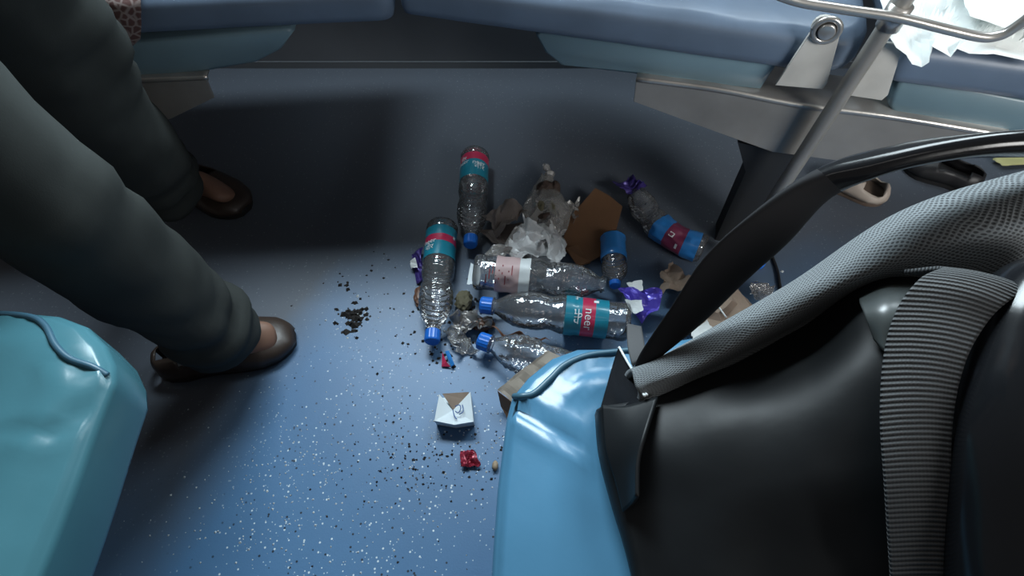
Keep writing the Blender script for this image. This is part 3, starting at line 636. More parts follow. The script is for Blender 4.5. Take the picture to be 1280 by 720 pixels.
def bottle(label, path, r, bands=None, words=(), body='clear', dent=.0, seed=1, cap=True, twist=0.0, ridges=.018, lab=(.09, .355), group='plastic water bottles in the litter pile', cap_r=.43, vis_up=None, wadd=None):
    """path: 3D axis from base to cap; bands: (share, material key) across the label, base side first; words: (text, t on axis, angle, size, along_axis, ink)"""
    path = [V(p) for p in path]; NB = 110; pts = cat_spline(path, NB); SEG = 40
    ln = [0]
    for a, b in zip(pts, pts[1:]): ln.append(ln[-1] + (b - a).length)
    L_ = ln[-1]; fr_ = frames(pts)
    def at(u):
        s = u * L_; i = 0
        while i < NB - 2 and ln[i + 1] < s: i += 1
        k = (s - ln[i]) / max(1e-9, ln[i + 1] - ln[i]); t0, u0, v0 = fr_[i]; return pts[i] + (pts[i + 1] - pts[i]) * k, t0, u0, v0
    def crush(u, a):
        if not dent: return 1
        q = V((math.cos(a) * 1.6, math.sin(a) * 1.6, u * L_ / r * .9 + seed * 3)); d_, _ = noise.voronoi(q)
        return 1 - dent * max(0, 1 - d_[0] * 1.5) - dent * .5 * abs(noise.noise(q * 1.3))
    def surf(u, a, rr):
        c_, t0, u0, v0 = at(u); k = rr * (crush(u, a) if u < .86 else 1); a += twist
        return c_ + (u0 * math.cos(a) + v0 * math.sin(a)) * k
    base_pt = path[0]
    root = empty('water_bottle', (base_pt.x, base_pt.y, 0)); tag(root, label, 'bottle', group)
    us = sorted(set([p for p, _ in PROFILE] + [i / 90 * .935 for i in range(91)])); vs, fs = [], []
    for u in us:
        rr = lin(PROFILE, u) * r
        if .55 < u < .80: rr *= 1 + ridges * math.sin((u - .55) / .25 * 2 * math.pi * 6)
        if .385 < u < .46: rr *= 1 - ridges * 1.2 * max(0, math.sin((u - .385) / .075 * 2 * math.pi * 2))
        for k in range(SEG): vs.append(surf(u, 2 * math.pi * k / SEG, max(rr, 1e-5)))
    for i in range(len(us) - 1):
        for k in range(SEG): fs.append((i * SEG + k, i * SEG + (k + 1) % SEG, (i + 1) * SEG + (k + 1) % SEG, (i + 1) * SEG + k))
    obj('bottle_body', vs, fs, M[body], root)
    if cap:
        cv, cf = [], []; cs = 36
        for u, kr in ((.915, .9), (.917, 1), (.985, 1), (.995, .95), (1.0, .8), (1.0, .01)):
            for k in range(cs):
                a = 2 * math.pi * k / cs; cv.append(surf(u, a, r * cap_r * kr * (1.03 if (k % 2 and kr == 1) else 1)))
        for i in range(5):
            for k in range(cs): cf.append((i * cs + k, i * cs + (k + 1) % cs, (i + 1) * cs + (k + 1) % cs, (i + 1) * cs + k))
        obj('cap', cv, cf, M['cap'], root, smooth=False)
    if bands:
        lv, lf, fm = [], [], []; nr = 26; tot = sum(b for b, _ in bands); keys = []
        for _, kx in bands:
            if kx not in keys: keys.append(kx)
        for i in range(nr + 1):
            u = lab[0] + (lab[1] - lab[0]) * i / nr; rr = max(lin(PROFILE, u), .965) * r * 1.012 + .0004
            for k in range(SEG): lv.append(surf(u, 2 * math.pi * k / SEG, rr))
        for i in range(nr):
            s = (i + .5) / nr * tot; acc = 0; kx = bands[-1][1]
            for b, kk in bands:
                acc += b
                if s < acc: kx = kk; break
            for k in range(SEG): lf.append((i * SEG + k, i * SEG + (k + 1) % SEG, (i + 1) * SEG + (k + 1) % SEG, (i + 1) * SEG + k)); fm.append(keys.index(kx))
        lo2 = obj('label', lv, lf, None, root, mats=[M[k] for k in keys], fmat=fm)
        wm = {}
        for (txt, u, a, size, rot, ink) in words:
            if isinstance(txt, str): tv_, tf_ = text_mesh(txt, size)
            else: tv_, tf_ = [V((x, y, 0)) for x, y in txt[0]], txt[1]
            o2 = []
            for q in tv_:
                x, y = (q.x, q.y); ca, sa = math.cos(rot), math.sin(rot); ax_, cx_ = x * ca - y * sa, -(x * sa + y * ca)
                o2.append(surf(u + ax_ / L_, a - twist + cx_ / r, r * .965 * 1.012 + .0013))
            wm.setdefault(ink, []).append((o2, tf_))
        for ink, lst in wm.items():
            for vf in lst: obj('lettering' if len(vf[0]) > 4 else 'printed_mark', *vf, M[ink], lo2)
    return root
def dash(w_, h_): return ([(-w_ / 2, -h_ / 2), (w_ / 2, -h_ / 2), (w_ / 2, h_ / 2), (-w_ / 2, h_ / 2)], [(0, 1, 2, 3)])
def seen_angle(path, extra=0):
    """angle on the bottle that faces up and towards the gangway"""
    path = [V(p) for p in path]; t0, u0, v0 = frames(cat_spline(path, 110))[30]; c_ = path[0]; d_ = (V((0, 0, CAM_H)) - c_).normalized()
    return math.atan2(d_.dot(v0), d_.dot(u0)) + extra
RB = .0365
def axis(a, b, z0, z1): return [P(*a, z0), P(*b, z1)]
teal3 = [(.42, 'lab_teal'), (.26, 'lab_red'), (.32, 'lab_teal')]
# far bottle, cap towards the seats
pth = axis((594, 193), (588, 307), .036, .030); a0 = seen_angle(pth)
bottle('clear water bottle furthest back, above the grey crumpled paper, blue cap toward the viewer', pth, .0335, [(.32, 'lab_red'), (.68, 'lab_teal')],
       [('नीर', .265, a0 - .35, .020, math.pi / 2, 'ink_white'), ('neer', .215, a0 - .3, .017, math.pi / 2, 'ink_white'), ('neer', .20, a0 + .85, .016, math.pi / 2, 'ink_white'), ('नीर', .16, a0 + .85, .014, math.pi / 2, 'ink_white')], seed=2, dent=.03)
# left bottle
pth = axis((553, 281), (540, 428), .036, .032); a0 = seen_angle(pth)
bottle('clear water bottle at the left of the pile, its blue cap toward the white carton', pth, .0335, [(.30, 'lab_teal'), (.24, 'lab_red'), (.46, 'lab_teal')],
       [('नीर', .29, a0 + .75, .017, math.pi / 2, 'ink_white'), ('neer', .235, a0 + .75, .016, math.pi / 2, 'ink_white'), (dash(.007, .007), .18, a0 - .9, 0, 0, 'ink_white')], seed=4, dent=.05, ridges=.035)
# upper of the two crosswise bottles, pale label
pth = axis((592, 339), (768, 357), .053, .044); a0 = seen_angle(pth)
dashes = [(dash(.020, .0022), .10 + .022 * i, a0 + .35 - .3 * (i % 3), 0, math.pi / 2, 'ink_red') for i in range(9)]
bottle('crosswise clear bottle with pale pink and white label, below the carrier bag', pth, .0375, [(.70, 'lab_pink'), (.30, 'lab_white')], dashes, seed=6, dent=.10, lab=(.16, .40), cap=False, body='crinkle', ridges=.02)
# middle crosswise bottle
pth = axis((787, 403), (600, 381), .038, .040); a0 = seen_angle(pth)
bottle('crosswise clear bottle with teal and crimson label, cap at left, middle of the pile', pth, .0375, [(.30, 'lab_teal'), (.30, 'lab_red'), (.40, 'lab_teal')],
       [('नीर', .368, a0 + .0, .023, math.pi / 2, 'ink_white'), ('neer', .278, a0 - .1, .023, math.pi / 2, 'ink_white'), ('नीर', .375, a0 + 1.25, .016, math.pi / 2, 'ink_white'), (dash(.009, .008), .235, a0 + .95, 0, 0, 'ink_white')], seed=8, dent=.03, lab=(.15, .43), ridges=.012)
# nearest bottle, mostly behind the blue seat
pth = axis((778, 486), (598, 425), .036, .036)
bottle('crushed clear bottle nearest the blue seat corner, blue cap at left', pth, .0375, None, seed=11, dent=.16, body='crinkle', ridges=.03)
# small blue-tinted bottle
pth = axis((766, 296), (769, 358), .032, .034)
bottle('small blue tinted bottle pointing at the viewer, beside the brown cardboard', pth, .0265, [(1, 'lab_blue')], (), seed=3, dent=.05, lab=(.05, .50), body='clear', cap_r=.42)
# bent crushed bottle
pth = [P(880, 312, .034), P(845, 298, .034), P(812, 270, .034), P(786, 226, .030)]; a0 = seen_angle(pth)
bottle('crushed bent bottle at the right of the pile with bright blue label', pth, .0315, [(.3, 'lab_blue'), (.4, 'lab_wine'), (.3, 'lab_blue')], [(dash(.010, .010), .26, a0 + .1, 0, 0, 'ink_white'), (dash(.004, .012), .20, a0 - .5, 0, 0, 'ink_white')], seed=14, dent=.20, body='crinkle', lab=(.05, .42), cap=False)

# ------------------------------------------------------------------ litter around the bottles
tag(obj('foil_wrapper', *crumpled_sheet([P(768, 226, .045), P(792, 218, .05), P(808, 236, .05), P(782, 244, .045)], 14, .022, 50, 5), M['purple_dark'], smooth=False), 'dark violet foil wrapper crumpled over the mouth of the bent bottle', 'wrapper')
# knotted bag of scraps
kb = empty('knotted_plastic_bag', P(682, 258)); tag(kb, 'milky plastic bag twisted to a point, dark food scraps inside', 'bag')
c0 = P(682, 262, .034)
def cone(q, p):
    if q.y > 0: k = max(.10, 1 - (q.y / .125) ** .9 * .95); q = V((q.x * k, q.y * 1.25, q.z * (k * .8 + .2)))
    return q
obj('film', *lump(c0, (.050, .085, .034), 21, .30, 1.7, 3, cone), M['bagfilm'], kb, smooth=False)
kn = [P(686, 224, .030), P(687, 217, .032), P(684, 211, .036), P(680, 205, .036)]
obj('knot', *tube(cat_spline(kn, 14), [.012, .010, .009, .011, .0125, .010, .007, .006, .0065, .008, .009, .007, .005, .002], 9), M['bagfilm'], kb, smooth=False)
obj('tail', *crumpled_sheet([P(700, 262, .03), P(724, 250, .03), P(722, 275, .03), P(702, 285, .02)], 9, .02, 45, 8), M['bagfilm'], kb, smooth=False)
for k, (x, y, rx, ry, mm) in enumerate(((682, 237, .020, .016, 'food'), (694, 236, .011, .013, 'food'), (676, 263, .012, .022, 'olive'), (690, 264, .009, .022, 'olive'), (683, 275, .020, .012, 'food'))):
    obj('food_scrap', *lump(P(x, y, .048), (rx, ry, .020), k + 2, .25, 2.5, 3), M[mm], kb, smooth=False)
pg = empty('polythene_bag', P(668, 308)); tag(pg, 'crumpled white polythene bag in the middle of the pile, below the twisted bag', 'bag')
obj('film', *lump(P(672, 306, .030), (.052, .045, .036), 31, .42, 1.4, 3), M['white_bag'], pg, smooth=False)
for k, (q, z) in enumerate(((((640, 300), (655, 276), (688, 296), (660, 326)), (.05, .085, .075, .045)), (((672, 300), (692, 278), (708, 316), (690, 330)), (.07, .06, .035, .04)), (((628, 318), (650, 288), (672, 318), (645, 330)), (.04, .075, .06, .05)))):
    obj('fold', *crumpled_sheet([P(*c_, zz) for c_, zz in zip(q, z)], 12, .034, 26, 80 + k, edge=.8), M['white_bag'], pg, smooth=False)
tag(obj('torn_polythene', *crumpled_sheet([P(610, 322, .035), P(645, 296, .055), P(662, 322, .055), P(622, 332, .05)], 14, .028, 32, 14), M['bagfilm'], smooth=False), 'torn milky film between the white polythene and the pale-labelled bottle', 'film')
tag(obj('crumpled_paper', *crumpled_sheet([P(604, 282, .02), P(640, 258, .03), P(662, 276, .035), P(632, 298, .02)], 16, .05, 22, 41, edge=.7), M['greypaper'], smooth=False), 'grey-brown crumpled paper ball right of the furthest bottle', 'paper')
tag(obj('crumpled_paper', *crumpled_sheet([P(598, 290, .012), P(650, 278, .012), P(655, 306, .018), P(615, 303, .012)], 14, .016, 24, 15), M['greypaper'], smooth=False), 'flat grey-brown creased paper under the crumpled paper ball', 'paper')
# brown cardboard
cd = empty('cardboard_piece', P(740, 285)); tag(cd, 'torn piece of plain brown cardboard behind the pile', 'cardboard')
pl = [P(x, y, z) for x, y, z in ((744, 235, .040), (761, 244, .040), (778, 258, .038), (771, 285, .030), (750, 320, .018), (728, 331, .012), (703, 309, .018), (708, 276, .030))]
obj('panel', *prism(pl, V((0, 0, -.004))), M['cardboard'], cd, smooth=False)
obj('flap', *prism([P(707, 310, .022), P(722, 332, .012), P(738, 328, .012), P(722, 306, .035)], V((0, 0, -.003))), M['cardboard'], cd, smooth=False)
# violet wrappers
pw = empty('snack_wrapper', P(790, 375)); tag(pw, 'open violet snack wrapper by the end of the pile, white panel showing', 'wrapper')
obj('foil', *crumpled_sheet([P(772, 362, .05), P(826, 362, .05), P(824, 388, .045), P(800, 404, .03)], 16, .016, 34, 17), M['purple'], pw, smooth=False)
obj('print_panel', *crumpled_sheet([P(780, 375, .063), P(801, 374, .063), P(805, 388, .060), P(792, 392, .058)], 8, .006, 40, 18), M['lab_white'], pw, smooth=False)
tag(obj('white_tag', *crumpled_sheet([P(783, 354, .055), P(803, 350, .06), P(804, 362, .06), P(790, 364, .055)], 7, .004, 40, 19), M['whitepaper'], smooth=False), 'small white paper tag just above the violet wrapper', 'tag')
tag(obj('white_tag', *crumpled_sheet([P(588, 328, .05), P(602, 333, .052), P(598, 356, .05), P(584, 355, .05)], 7, .004, 40, 20), M['white_card'], smooth=False), 'small grey-white tag at the base of the pale-labelled bottle', 'tag')
tag(obj('snack_wrapper', *crumpled_sheet([P(514, 316, .004), P(528, 312, .012), P(530, 352, .012), P(521, 354, .004)], 12, .014, 55, 22), M['purple_dark'], smooth=False), 'narrow dark violet wrapper left of the left bottle', 'wrapper')
tag(obj('paper_scrap', *crumpled_sheet([P(512, 326, .012), P(519, 322, .016), P(522, 336, .016), P(515, 336, .01)], 7, .006, 60, 23), M['whitepaper'], smooth=False), 'tiny white scrap on the narrow violet wrapper', 'scrap')
tag(obj('leaf_scrap', *lump(P(524, 370, .007), (.010, .022, .009), 24, .4, 2.4, 3), M['brownfoil'], smooth=False), 'dark brown curled scrap left of the left bottle', 'scrap')
tag(obj('leaf_scrap', *lump(P(580, 376, .012), (.016, .022, .014), 25, .4, 2.4, 3), M['olive'], smooth=False), 'olive brown scrap between the left bottle and the crosswise bottles', 'scrap')
for k, (q, lab_) in enumerate(((((566, 398), (592, 386), (600, 412), (574, 424)), 'crinkled silver wrapper left of the crushed bottle cap, upper one'), (((556, 414), (584, 412), (596, 440), (566, 444)), 'crinkled silver wrapper lowest at the left foot of the pile'), (((590, 388), (616, 396), (608, 416), (594, 408)), 'crinkled silver wrapper between the two left-facing caps'))):
    zz = (.018, .008, .024)[k]
    tag(obj('foil_wrapper', *crumpled_sheet([P(*c_, zz) for c_ in q], 16, .026, 48, 27 + k), M['wrapfilm' if k == 1 else 'silver'], smooth=False), lab_, 'wrapper', 'silver wrappers at the left of the pile')
tag(obj('brown_wrapper', *lump(P(603, 405, .010), (.022, .012, .010), 33, .45, 2.2, 3), M['brownfoil'], smooth=False), 'small brown wrapper under the blue caps', 'wrapper')
tag(obj('dark_wrapper', *crumpled_sheet([P(612, 412, .02), P(660, 420, .03), P(690, 426, .03), P(640, 432, .02)], 16, .016, 42, 34), M['brownfoil'], smooth=False), 'dark brown crinkled strip between the middle and the nearest bottle', 'wrapper')
rb = empty('small_carton', P(561, 447)); tag(rb, 'tiny red and light blue wrapper below the left bottle cap', 'wrapper')
obj('red_side', *prism([P(553, 440, .012), P(558, 452, .010), P(563, 458, .006), P(552, 458, .004)], V((0, 0, -.003))), M['lab_red'], rb, smooth=False)
obj('blue_side', *prism([P(556, 439, .014), P(561, 438, .016), P(568, 455, .012), P(564, 458, .008)], V((0, 0, -.003))), M['lab_blue'], rb, smooth=False)
# cream card strip by the seat
cs_ = empty('card_strip', P(660, 480)); tag(cs_, 'folded cream card strip standing against the blue seat corner', 'card')
obj('strip', *crumpled_sheet([P(686, 436, .10), P(708, 448, .10), P(642, 504, .045), P(622, 488, .045)], 10, .008, 22, 36, m=18, edge=.1, t=.0012), M['cream'], cs_, smooth=False)
obj('folded_end', *prism([P(622, 489, .044), P(642, 504, .044), P(640, 520, .012), P(636, 526, .004), P(626, 508, .010)], V((0, .001, -.001))), M['tan_under'], cs_, smooth=False)
# tan papers behind the strap
tag(obj('crumpled_paper', *lump(P(893, 392, .038), (.066, .050, .040), 43, .50, 1.3, 3), M['brownpaper'], smooth=False), 'creased tan paper seen through the strap loop beside the mesh panel', 'paper')
tag(obj('crumpled_paper', *crumpled_sheet([P(826, 338, .02), P(850, 326, .03), P(862, 352, .03), P(828, 376, .02)], 14, .03, 30, 44), M['brownpaper'], smooth=False), 'creased tan paper at the outer side of the strap below the bent bottle', 'paper')
tag(obj('white_stick', *tube(cat_spline([P(894, 378, .085), P(900, 386, .082), P(908, 397, .078)], 10), .0016, 8), M['whitepaper']), 'thin white stick lying on the tan paper', 'stick')
tag(obj('paper_scrap', *crumpled_sheet([P(862, 414, .06), P(884, 400, .075), P(890, 410, .07), P(866, 424, .06)], 8, .008, 40, 45), M['whitepaper'], smooth=False), 'white paper scrap in the gap between strap and mesh panel', 'scrap')
tag(obj('clear_wrapper', *crumpled_sheet([P(930, 372, .02), P(950, 350, .04), P(968, 362, .03), P(958, 385, .02)], 12, .03, 36, 46), M['wrapfilm'], smooth=False), 'clear crinkled film on the floor right of the tan paper', 'film')
tag(obj('bottle_cap', *tube([P(948, 328, 0), P(948, 328, .013), P(948, 328, .0145), P(948, 328, .015)], [.0145, .0142, .012, .001], 24), M['cap']), 'loose blue bottle cap lying alone inside the strap loop', 'cap')
tag(obj('cable', *tube(cat_spline([P(956, 300, .004), P(964, 318, .004), P(972, 340, .004), P(976, 362, .004), P(990, 395, .004)], 30), .0035, 8), M['cable']), 'thin black cable on the floor inside the strap loop', 'cable')
# the open white carton
cb = empty('white_carton', P(568, 515)); tag(cb, 'small open white carton with blue print lying on the blue floor', 'carton')
TL, TR, BR, BM, BL = P(549, 493, .030), P(588, 490, .030), P(592, 527, .034), P(568, 531, .032), P(543, 526, .034)
NO = P(566, 513, .016)
bk = lambda p, k=.0: V((p.x, p.y + .006, .0015 + k))
vs = [TL, TR, BR, BM, BL, NO, bk(TL), bk(TR), bk(BR), bk(BM), bk(BL)]
vs2, fs2 = vs, [(0, 5, 4), (4, 5, 3), (5, 2, 3), (5, 1, 2), (0, 4, 10, 6), (1, 7, 8, 2), (2, 8, 9, 3), (3, 9, 10, 4), (6, 10, 9, 8, 7)]
cbo = obj('box', vs2, fs2, M['white_card'], cb, smooth=False); md = cbo.modifiers.new('board', 'SOLIDIFY'); md.thickness = .0012
obj('inner_lining', *prism([P(553, 492, .020), P(586, 490, .020), P(584, 500, .014), P(566, 512, .010)], V((0, 0, -.001))), M['brownpaper'], cb, smooth=False)
bend = []
for k, arcpts in enumerate((((566, 512), (568, 520), (571, 524)), ((569, 508), (574, 506), (576, 510), (573, 516), (569, 514)), ((578, 506), (579, 514), (574, 518)))):
    bend.append(tube(cat_spline([P(x, y, .0335 if x > 568 else .031) for x, y in arcpts], 14), .0009, 6))
obj('printed_mark', *join(*bend), M['ink_blue'], cb)
tag(obj('red_wrapper', *crumpled_sheet([P(574, 566, .003), P(590, 563, .010), P(602, 582, .006), P(577, 586, .004)], 14, .012, 70, 50), M['redfoil'], smooth=False), 'small crumpled red sweet wrapper below the white carton', 'wrapper')
tag(obj('pebble', *lump(P(619, 582, .006), (.005, .008, .006), 51, .2, 2, 3), M['stone']), 'tan pebble on the floor right of the red wrapper', 'pebble')
# loose dirt and grit
def crumbs(cx, cy, sx, sy, n, size, seed):
    rnd = random.Random(seed); out = []
    for _ in range(n):
        x, y = rnd.gauss(cx, sx), rnd.gauss(cy, sy); c_ = P(x, y, 0); s = size * rnd.uniform(.4, 1.4)
        t = [V((rnd.uniform(-1, 1), rnd.uniform(-1, 1), 0)) * s for _ in range(4)]; h = s * rnd.uniform(.4, .9)
        a = rnd.uniform(0, 6.28); ring = [c_ + V((math.cos(a + k * 1.57), math.sin(a + k * 1.57), 0)) * s * rnd.uniform(.5, 1) for k in range(4)]
        out.append((ring + [c_ + V((t[0].x * .3, t[0].y * .3, h))], [(0, 1, 4), (1, 2, 4), (2, 3, 4), (3, 0, 4), (3, 2, 1, 0)]))
    return join(*out)
tag(obj('dirt_heap', *join(crumbs(445, 396, 9, 9, 70, .006, 60), crumbs(430, 356, 4, 6, 8, .006, 61), crumbs(440, 402, 5, 8, 20, .009, 66)), M['dirt'], smooth=False), 'small heap of dark dirt on the floor left of the pile', 'dirt', kind='stuff')
tag(obj('dirt_crumbs', *join(crumbs(480, 375, 45, 30, 40, .0035, 62), crumbs(560, 580, 55, 22, 120, .0028, 63), crumbs(500, 560, 70, 60, 120, .0022, 64), crumbs(560, 440, 26, 26, 40, .004, 65), crumbs(575, 395, 22, 26, 60, .005, 67)), M['dirt'], smooth=False), 'dark crumbs scattered over the blue floor', 'dirt', kind='stuff')
tag(obj('pale_grit', *join(crumbs(447, 398, 14, 16, 14, .004, 70), crumbs(420, 590, 90, 60, 240, .0020, 71), crumbs(560, 560, 40, 50, 60, .0022, 72), crumbs(920, 300, 30, 30, 12, .004, 73), crumbs(330, 660, 60, 40, 90, .0022, 74)), M['grit'], smooth=False), 'pale grit scattered over the blue floor', 'grit', kind='stuff')

# ------------------------------------------------------------------ the backpack
bp = empty('backpack', (.38, .12, ZS)); tag(bp, 'black backpack with grey mesh back panel on the blue seat', 'backpack')
def uvs(g):
    out = []; nv, nu = len(g), len(g[0]); vv = 0
    for j in range(nv):
        if j: vv += (g[j][nu // 2] - g[j - 1][nu // 2]).length
        uu = 0
        for i in range(nu):
            if i: uu += (g[j][i] - g[j][i - 1]).length
            out.append((uu, vv))
    return out
# mesh panel: outer silhouette and inner seam
sil = [(789, 463, .528), (833, 445, .542), (900, 408, .560), (1000, 350, .593), (1130, 266, .636), (1280, 217, .663), (1450, 180, .675)]
mid = [(794, 482, .533), (862, 462, .552), (950, 418, .575), (1050, 358, .612), (1170, 305, .650), (1320, 275, .672), (1480, 250, .680)]
seam = [(801, 498, .526), (880, 468, .536), (985, 415, .555), (1085, 362, .590), (1190, 352, .622), (1340, 340, .640), (1500, 330, .650)]
rows = [[P(x, y, z) + V((0, .012, -.055)) for x, y, z in sil], [P(x, y - 1, z) + V((0, .008, -.02)) for x, y, z in sil], [P(*q) for q in sil], [P(*q) for q in mid], [P(*q) for q in seam], [P(*q) + V((0, -.004, -.02)) for q in seam]]
g = smooth_grid(rows, 90, 50)
vs, fs = thick(g, .006); u_ = uvs(g); obj('mesh_panel', vs, fs, M['mesh'], bp, uv=u_ + u_)
# body: front face running down to the seat, closed behind and below
C0 = [(752, 508, .505), (757, 560, .502), (772, 620, .498), (790, 680, .495), (800, 730, .49), (806, 800, .485)]
C1 = [(808, 497, 0.522), (830, 560, 0.53), (850, 630, 0.522), (865, 700, 0.512), (875, 760, 0.502), (880, 830, 0.488)]
C2 = [(905, 461, 0.536), (915, 530, 0.552), (930, 610, 0.545), (940, 690, 0.525), (945, 760, 0.508), (950, 830, 0.488)]
C3 = [(1000, 410, 0.555), (1010, 490, 0.58), (1020, 590, 0.57), (1030, 690, 0.54), (1035, 760, 0.515), (1040, 830, 0.488)]
C4 = [(1095, 350, 0.612), (1105, 450, 0.612), (1115, 570, 0.588), (1120, 690, 0.55), (1125, 760, 0.52), (1130, 830, 0.488)]
C5 = [(1200, 352, 0.62), (1210, 440, 0.62), (1215, 560, 0.595), (1220, 690, 0.555), (1225, 760, 0.522), (1230, 830, 0.488)]
C6 = [(1420, 345, 0.635), (1430, 440, 0.63), (1430, 560, 0.605), (1430, 690, 0.56), (1430, 760, 0.525), (1430, 830, 0.488)]
cols = [C0, C1, C2, C3, C4, C5, C6]
rows = [[P(*c_[j]) for c_ in cols] for j in range(6)]
g = smooth_grid(rows, 80, 60)
for r_ in g:
    for i, p in enumerate(r_):
        f1 = noise.noise(V((p.x * 22, p.y * 5, 1))); r_[i] = p + V((0, 0, .005 * f1 + .001 * noise.noise(p * 30)))
nu, nv = 80, 60; vs = [p for r_ in g for p in r_]; fs = grid_faces(nv, nu)
rim = [i for i in range(nu)] + [j * nu + nu - 1 for j in range(1, nv)] + [(nv - 1) * nu + i for i in range(nu - 2, -1, -1)] + [j * nu for j in range(nv - 2, 0, -1)]
ctr = sum((vs[i] for i in rim), V()) / len(rim); N0 = len(vs); m_ = len(rim)
for k in (1, 2, 3):
    for i in rim:
        p = vs[i]; zb = ZS + .010; t = k / 3
        d_ = V((p.x - ctr.x, p.y - ctr.y, 0)); d_ = d_.normalized() if d_.length else d_
        vs.append(V((p.x, p.y, p.z + (zb - p.z) * t)) + d_ * (.004 * math.sin(t * math.pi)))
for k in range(3):
    for a in range(m_):
        b = (a + 1) % m_
        A = [rim[a], rim[b]] if k == 0 else [N0 + (k - 1) * m_ + a, N0 + (k - 1) * m_ + b]
        fs.append((A[0], A[1], N0 + k * m_ + b, N0 + k * m_ + a))
fs.append(tuple(N0 + 2 * m_ + a for a in range(m_)))
obj('bag_body', vs, fs, M['bag'], bp)
# side gusset with white piping, at the near corner
gus = smooth_grid([[P(773, 434, .485), P(788, 461, .50), P(800, 485, .516), P(812, 501, .524)], [P(766, 455, .487), P(770, 482, .50), P(782, 505, .515), P(800, 512, .527)], [P(751, 508, .500), P(762, 520, .508), P(775, 540, .515), P(790, 560, .52)]], 24, 24)
obj('side_gusset', *thick(gus, .003), M['shiny_black'], bp)
pi = cat_spline([P(774, 434, .490), P(783, 450, .500), P(791, 464, .512), P(797, 482, .522), P(806, 495, .532)], 40)
obj('piping', *tube(pi, .0011, 8), M['white_piping'], bp); pi = cat_spline([P(791, 456, .506), P(797, 470, .518), P(802, 484, .526), P(809, 494, .532)], 30); obj('piping', *tube(pi, .0010, 8), M['white_piping'], bp)
fl = smooth_grid([[P(752, 506, .508), P(780, 507, .520), P(822, 495, .532)], [P(756, 560, .508), P(782, 548, .525), P(806, 540, .540)], [P(768, 600, .506), P(784, 585, .522), P(796, 575, .536)], [P(778, 640, .502), P(788, 630, .515), P(794, 620, .530)]], 24, 30)
obj('front_fold', *thick(fl, .003), M['bag'], bp)
tb = smooth_grid([[P(784, 404, .49), P(802, 408, .49)], [P(784, 430, .50), P(806, 432, .505)], [P(789, 455, .512), P(806, 446, .52)]], 10, 16)
obj('strap_tab', *thick(tb, .003), M['bag_side'], bp)
cr_ = smooth_grid([[P(1082, 366, .585), P(1112, 352, .588), P(1165, 350, .600)], [P(1074, 374, .612), P(1108, 360, .622), P(1150, 362, .630)], [P(1080, 392, .622), P(1106, 388, .632), P(1136, 392, .636)], [P(1092, 425, .615), P(1106, 440, .618), P(1122, 440, .620)]], 24, 24)  # light grey patch added as the window highlight on the bag corner
obj('corner_highlight', *thick(cr_, .003), M['bag_glint'], bp)
# big black shoulder strap looping up to the right
UP = [(1500, 332, .655), (1535, 240, .69), (1420, 166, .70), (1285, 164, .70), (1180, 171, .695), (1085, 192, .685), (1005, 222, .672), (935, 271, .650), (880, 322, .622), (838, 385, .58), (800, 442, .535), (790, 470, .515)]
LO = [(1465, 346, .652), (1490, 262, .682), (1420, 196, .69), (1285, 195, .69), (1180, 201, .683), (1090, 219, .672), (1036, 247, .655), (985, 303, .625), (934, 350, .598), (880, 402, .563), (815, 456, .530), (803, 476, .515)]
TH = [.004, .012, .017, .017, .017, .014, .006, .0035, .002, .002, .002, .002]
ns = 110; cu_ = cat_spline([P(*q) for q in UP], ns); cl_ = cat_spline([P(*q) for q in LO], ns); th = [p.x for p in cat_spline([V((t, 0, 0)) for t in TH], ns)]
vs, fs = [], []; sg = 20; mid_ = [(a + b) / 2 for a, b in zip(cu_, cl_)]
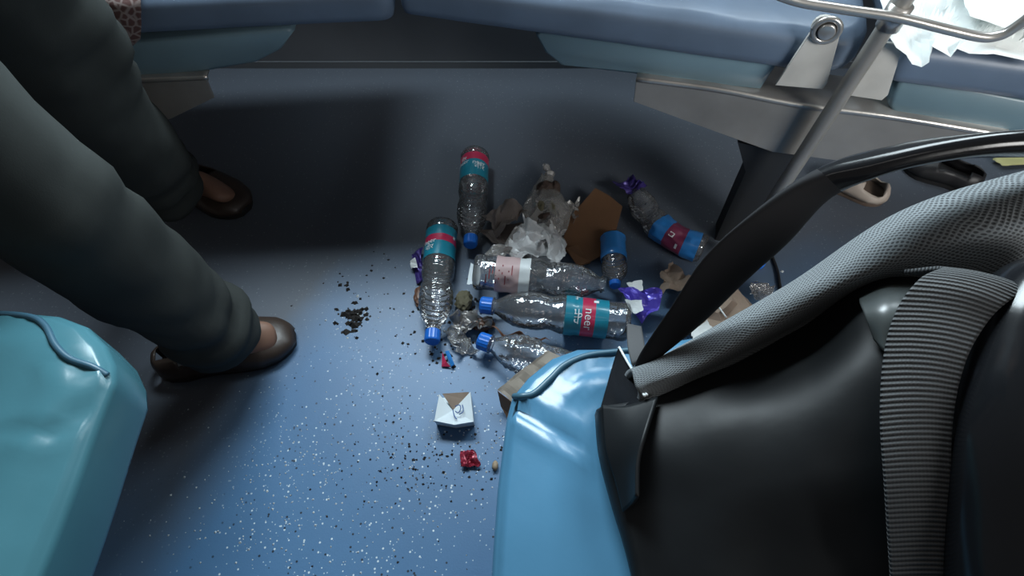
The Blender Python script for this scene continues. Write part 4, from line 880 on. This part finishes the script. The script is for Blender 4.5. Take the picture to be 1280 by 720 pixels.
for i in range(ns):
    hw = (cu_[i] - cl_[i]) / 2; t_ = (mid_[min(i + 1, ns - 1)] - mid_[max(i - 1, 0)]).normalized(); nr_ = t_.cross(hw).normalized()
    if nr_.z < 0: nr_ = -nr_
    for k in range(sg):
        a = 2 * math.pi * k / sg; ca, sa = math.cos(a), math.sin(a)
        vs.append(mid_[i] + hw * (math.copysign(abs(ca) ** .7, ca)) + nr_ * th[i] * math.copysign(abs(sa) ** .8, sa))
for i in range(ns - 1):
    for k in range(sg): fs.append((i * sg + k, i * sg + (k + 1) % sg, (i + 1) * sg + (k + 1) % sg, (i + 1) * sg + k))
fs.append(tuple(range(sg))); fs.append(tuple((ns - 1) * sg + k for k in range(sg)))
cut = 57; fA = [q for q in fs if max(q) < (cut + 1) * sg]; fB = [q for q in fs if min(q) >= cut * sg]
def sub(vs, fs):
    ids = sorted({i for q in fs for i in q}); mp_ = {i: n_ for n_, i in enumerate(ids)}; return [vs[i] for i in ids], [tuple(mp_[i] for i in q) for q in fs]
sp = obj('shoulder_strap', *sub(vs, fB), M['bag_dark'], bp)
obj('padded_section', *sub(vs, fA), M['shiny_black'], sp)
# webbing handle over the top edge
wl = [(1178, 333, .672), (1150, 348, .676), (1122, 385, .665), (1105, 440, .650), (1100, 520, .630), (1106, 610, .605), (1115, 740, .56)]
wr = [(1290, 362, .678), (1262, 376, .680), (1235, 402, .672), (1208, 450, .660), (1192, 520, .640), (1190, 610, .612), (1200, 740, .565)]
rows = [[P(*a).lerp(P(*b), t) + V((0, 0, .004 * math.sin(t * math.pi))) for t in (0, .33, .66, 1)] for a, b in zip(wl, wr)]
rows = [[p + V((.0, .02, -.03)) for p in rows[0]]] + rows
g = smooth_grid(rows, 24, 90); vs, fs = thick(g, .003); u_ = uvs(g); obj('webbing_handle', vs, fs, M['web'], bp, uv=u_ + u_)
# rolled shiny black flap at the right edge
rp = [P(1345, 350, .655), P(1312, 392, .660), P(1290, 450, .650), P(1272, 540, .632), P(1268, 640, .605), P(1270, 760, .57), P(1275, 860, .53)]
cp = cat_spline(rp, 50); obj('rolled_flap', *tube(cp, [.012 + .026 * min(1, (i / 8) ** .5) for i in range(50)], 24), M['shiny_black'], bp)
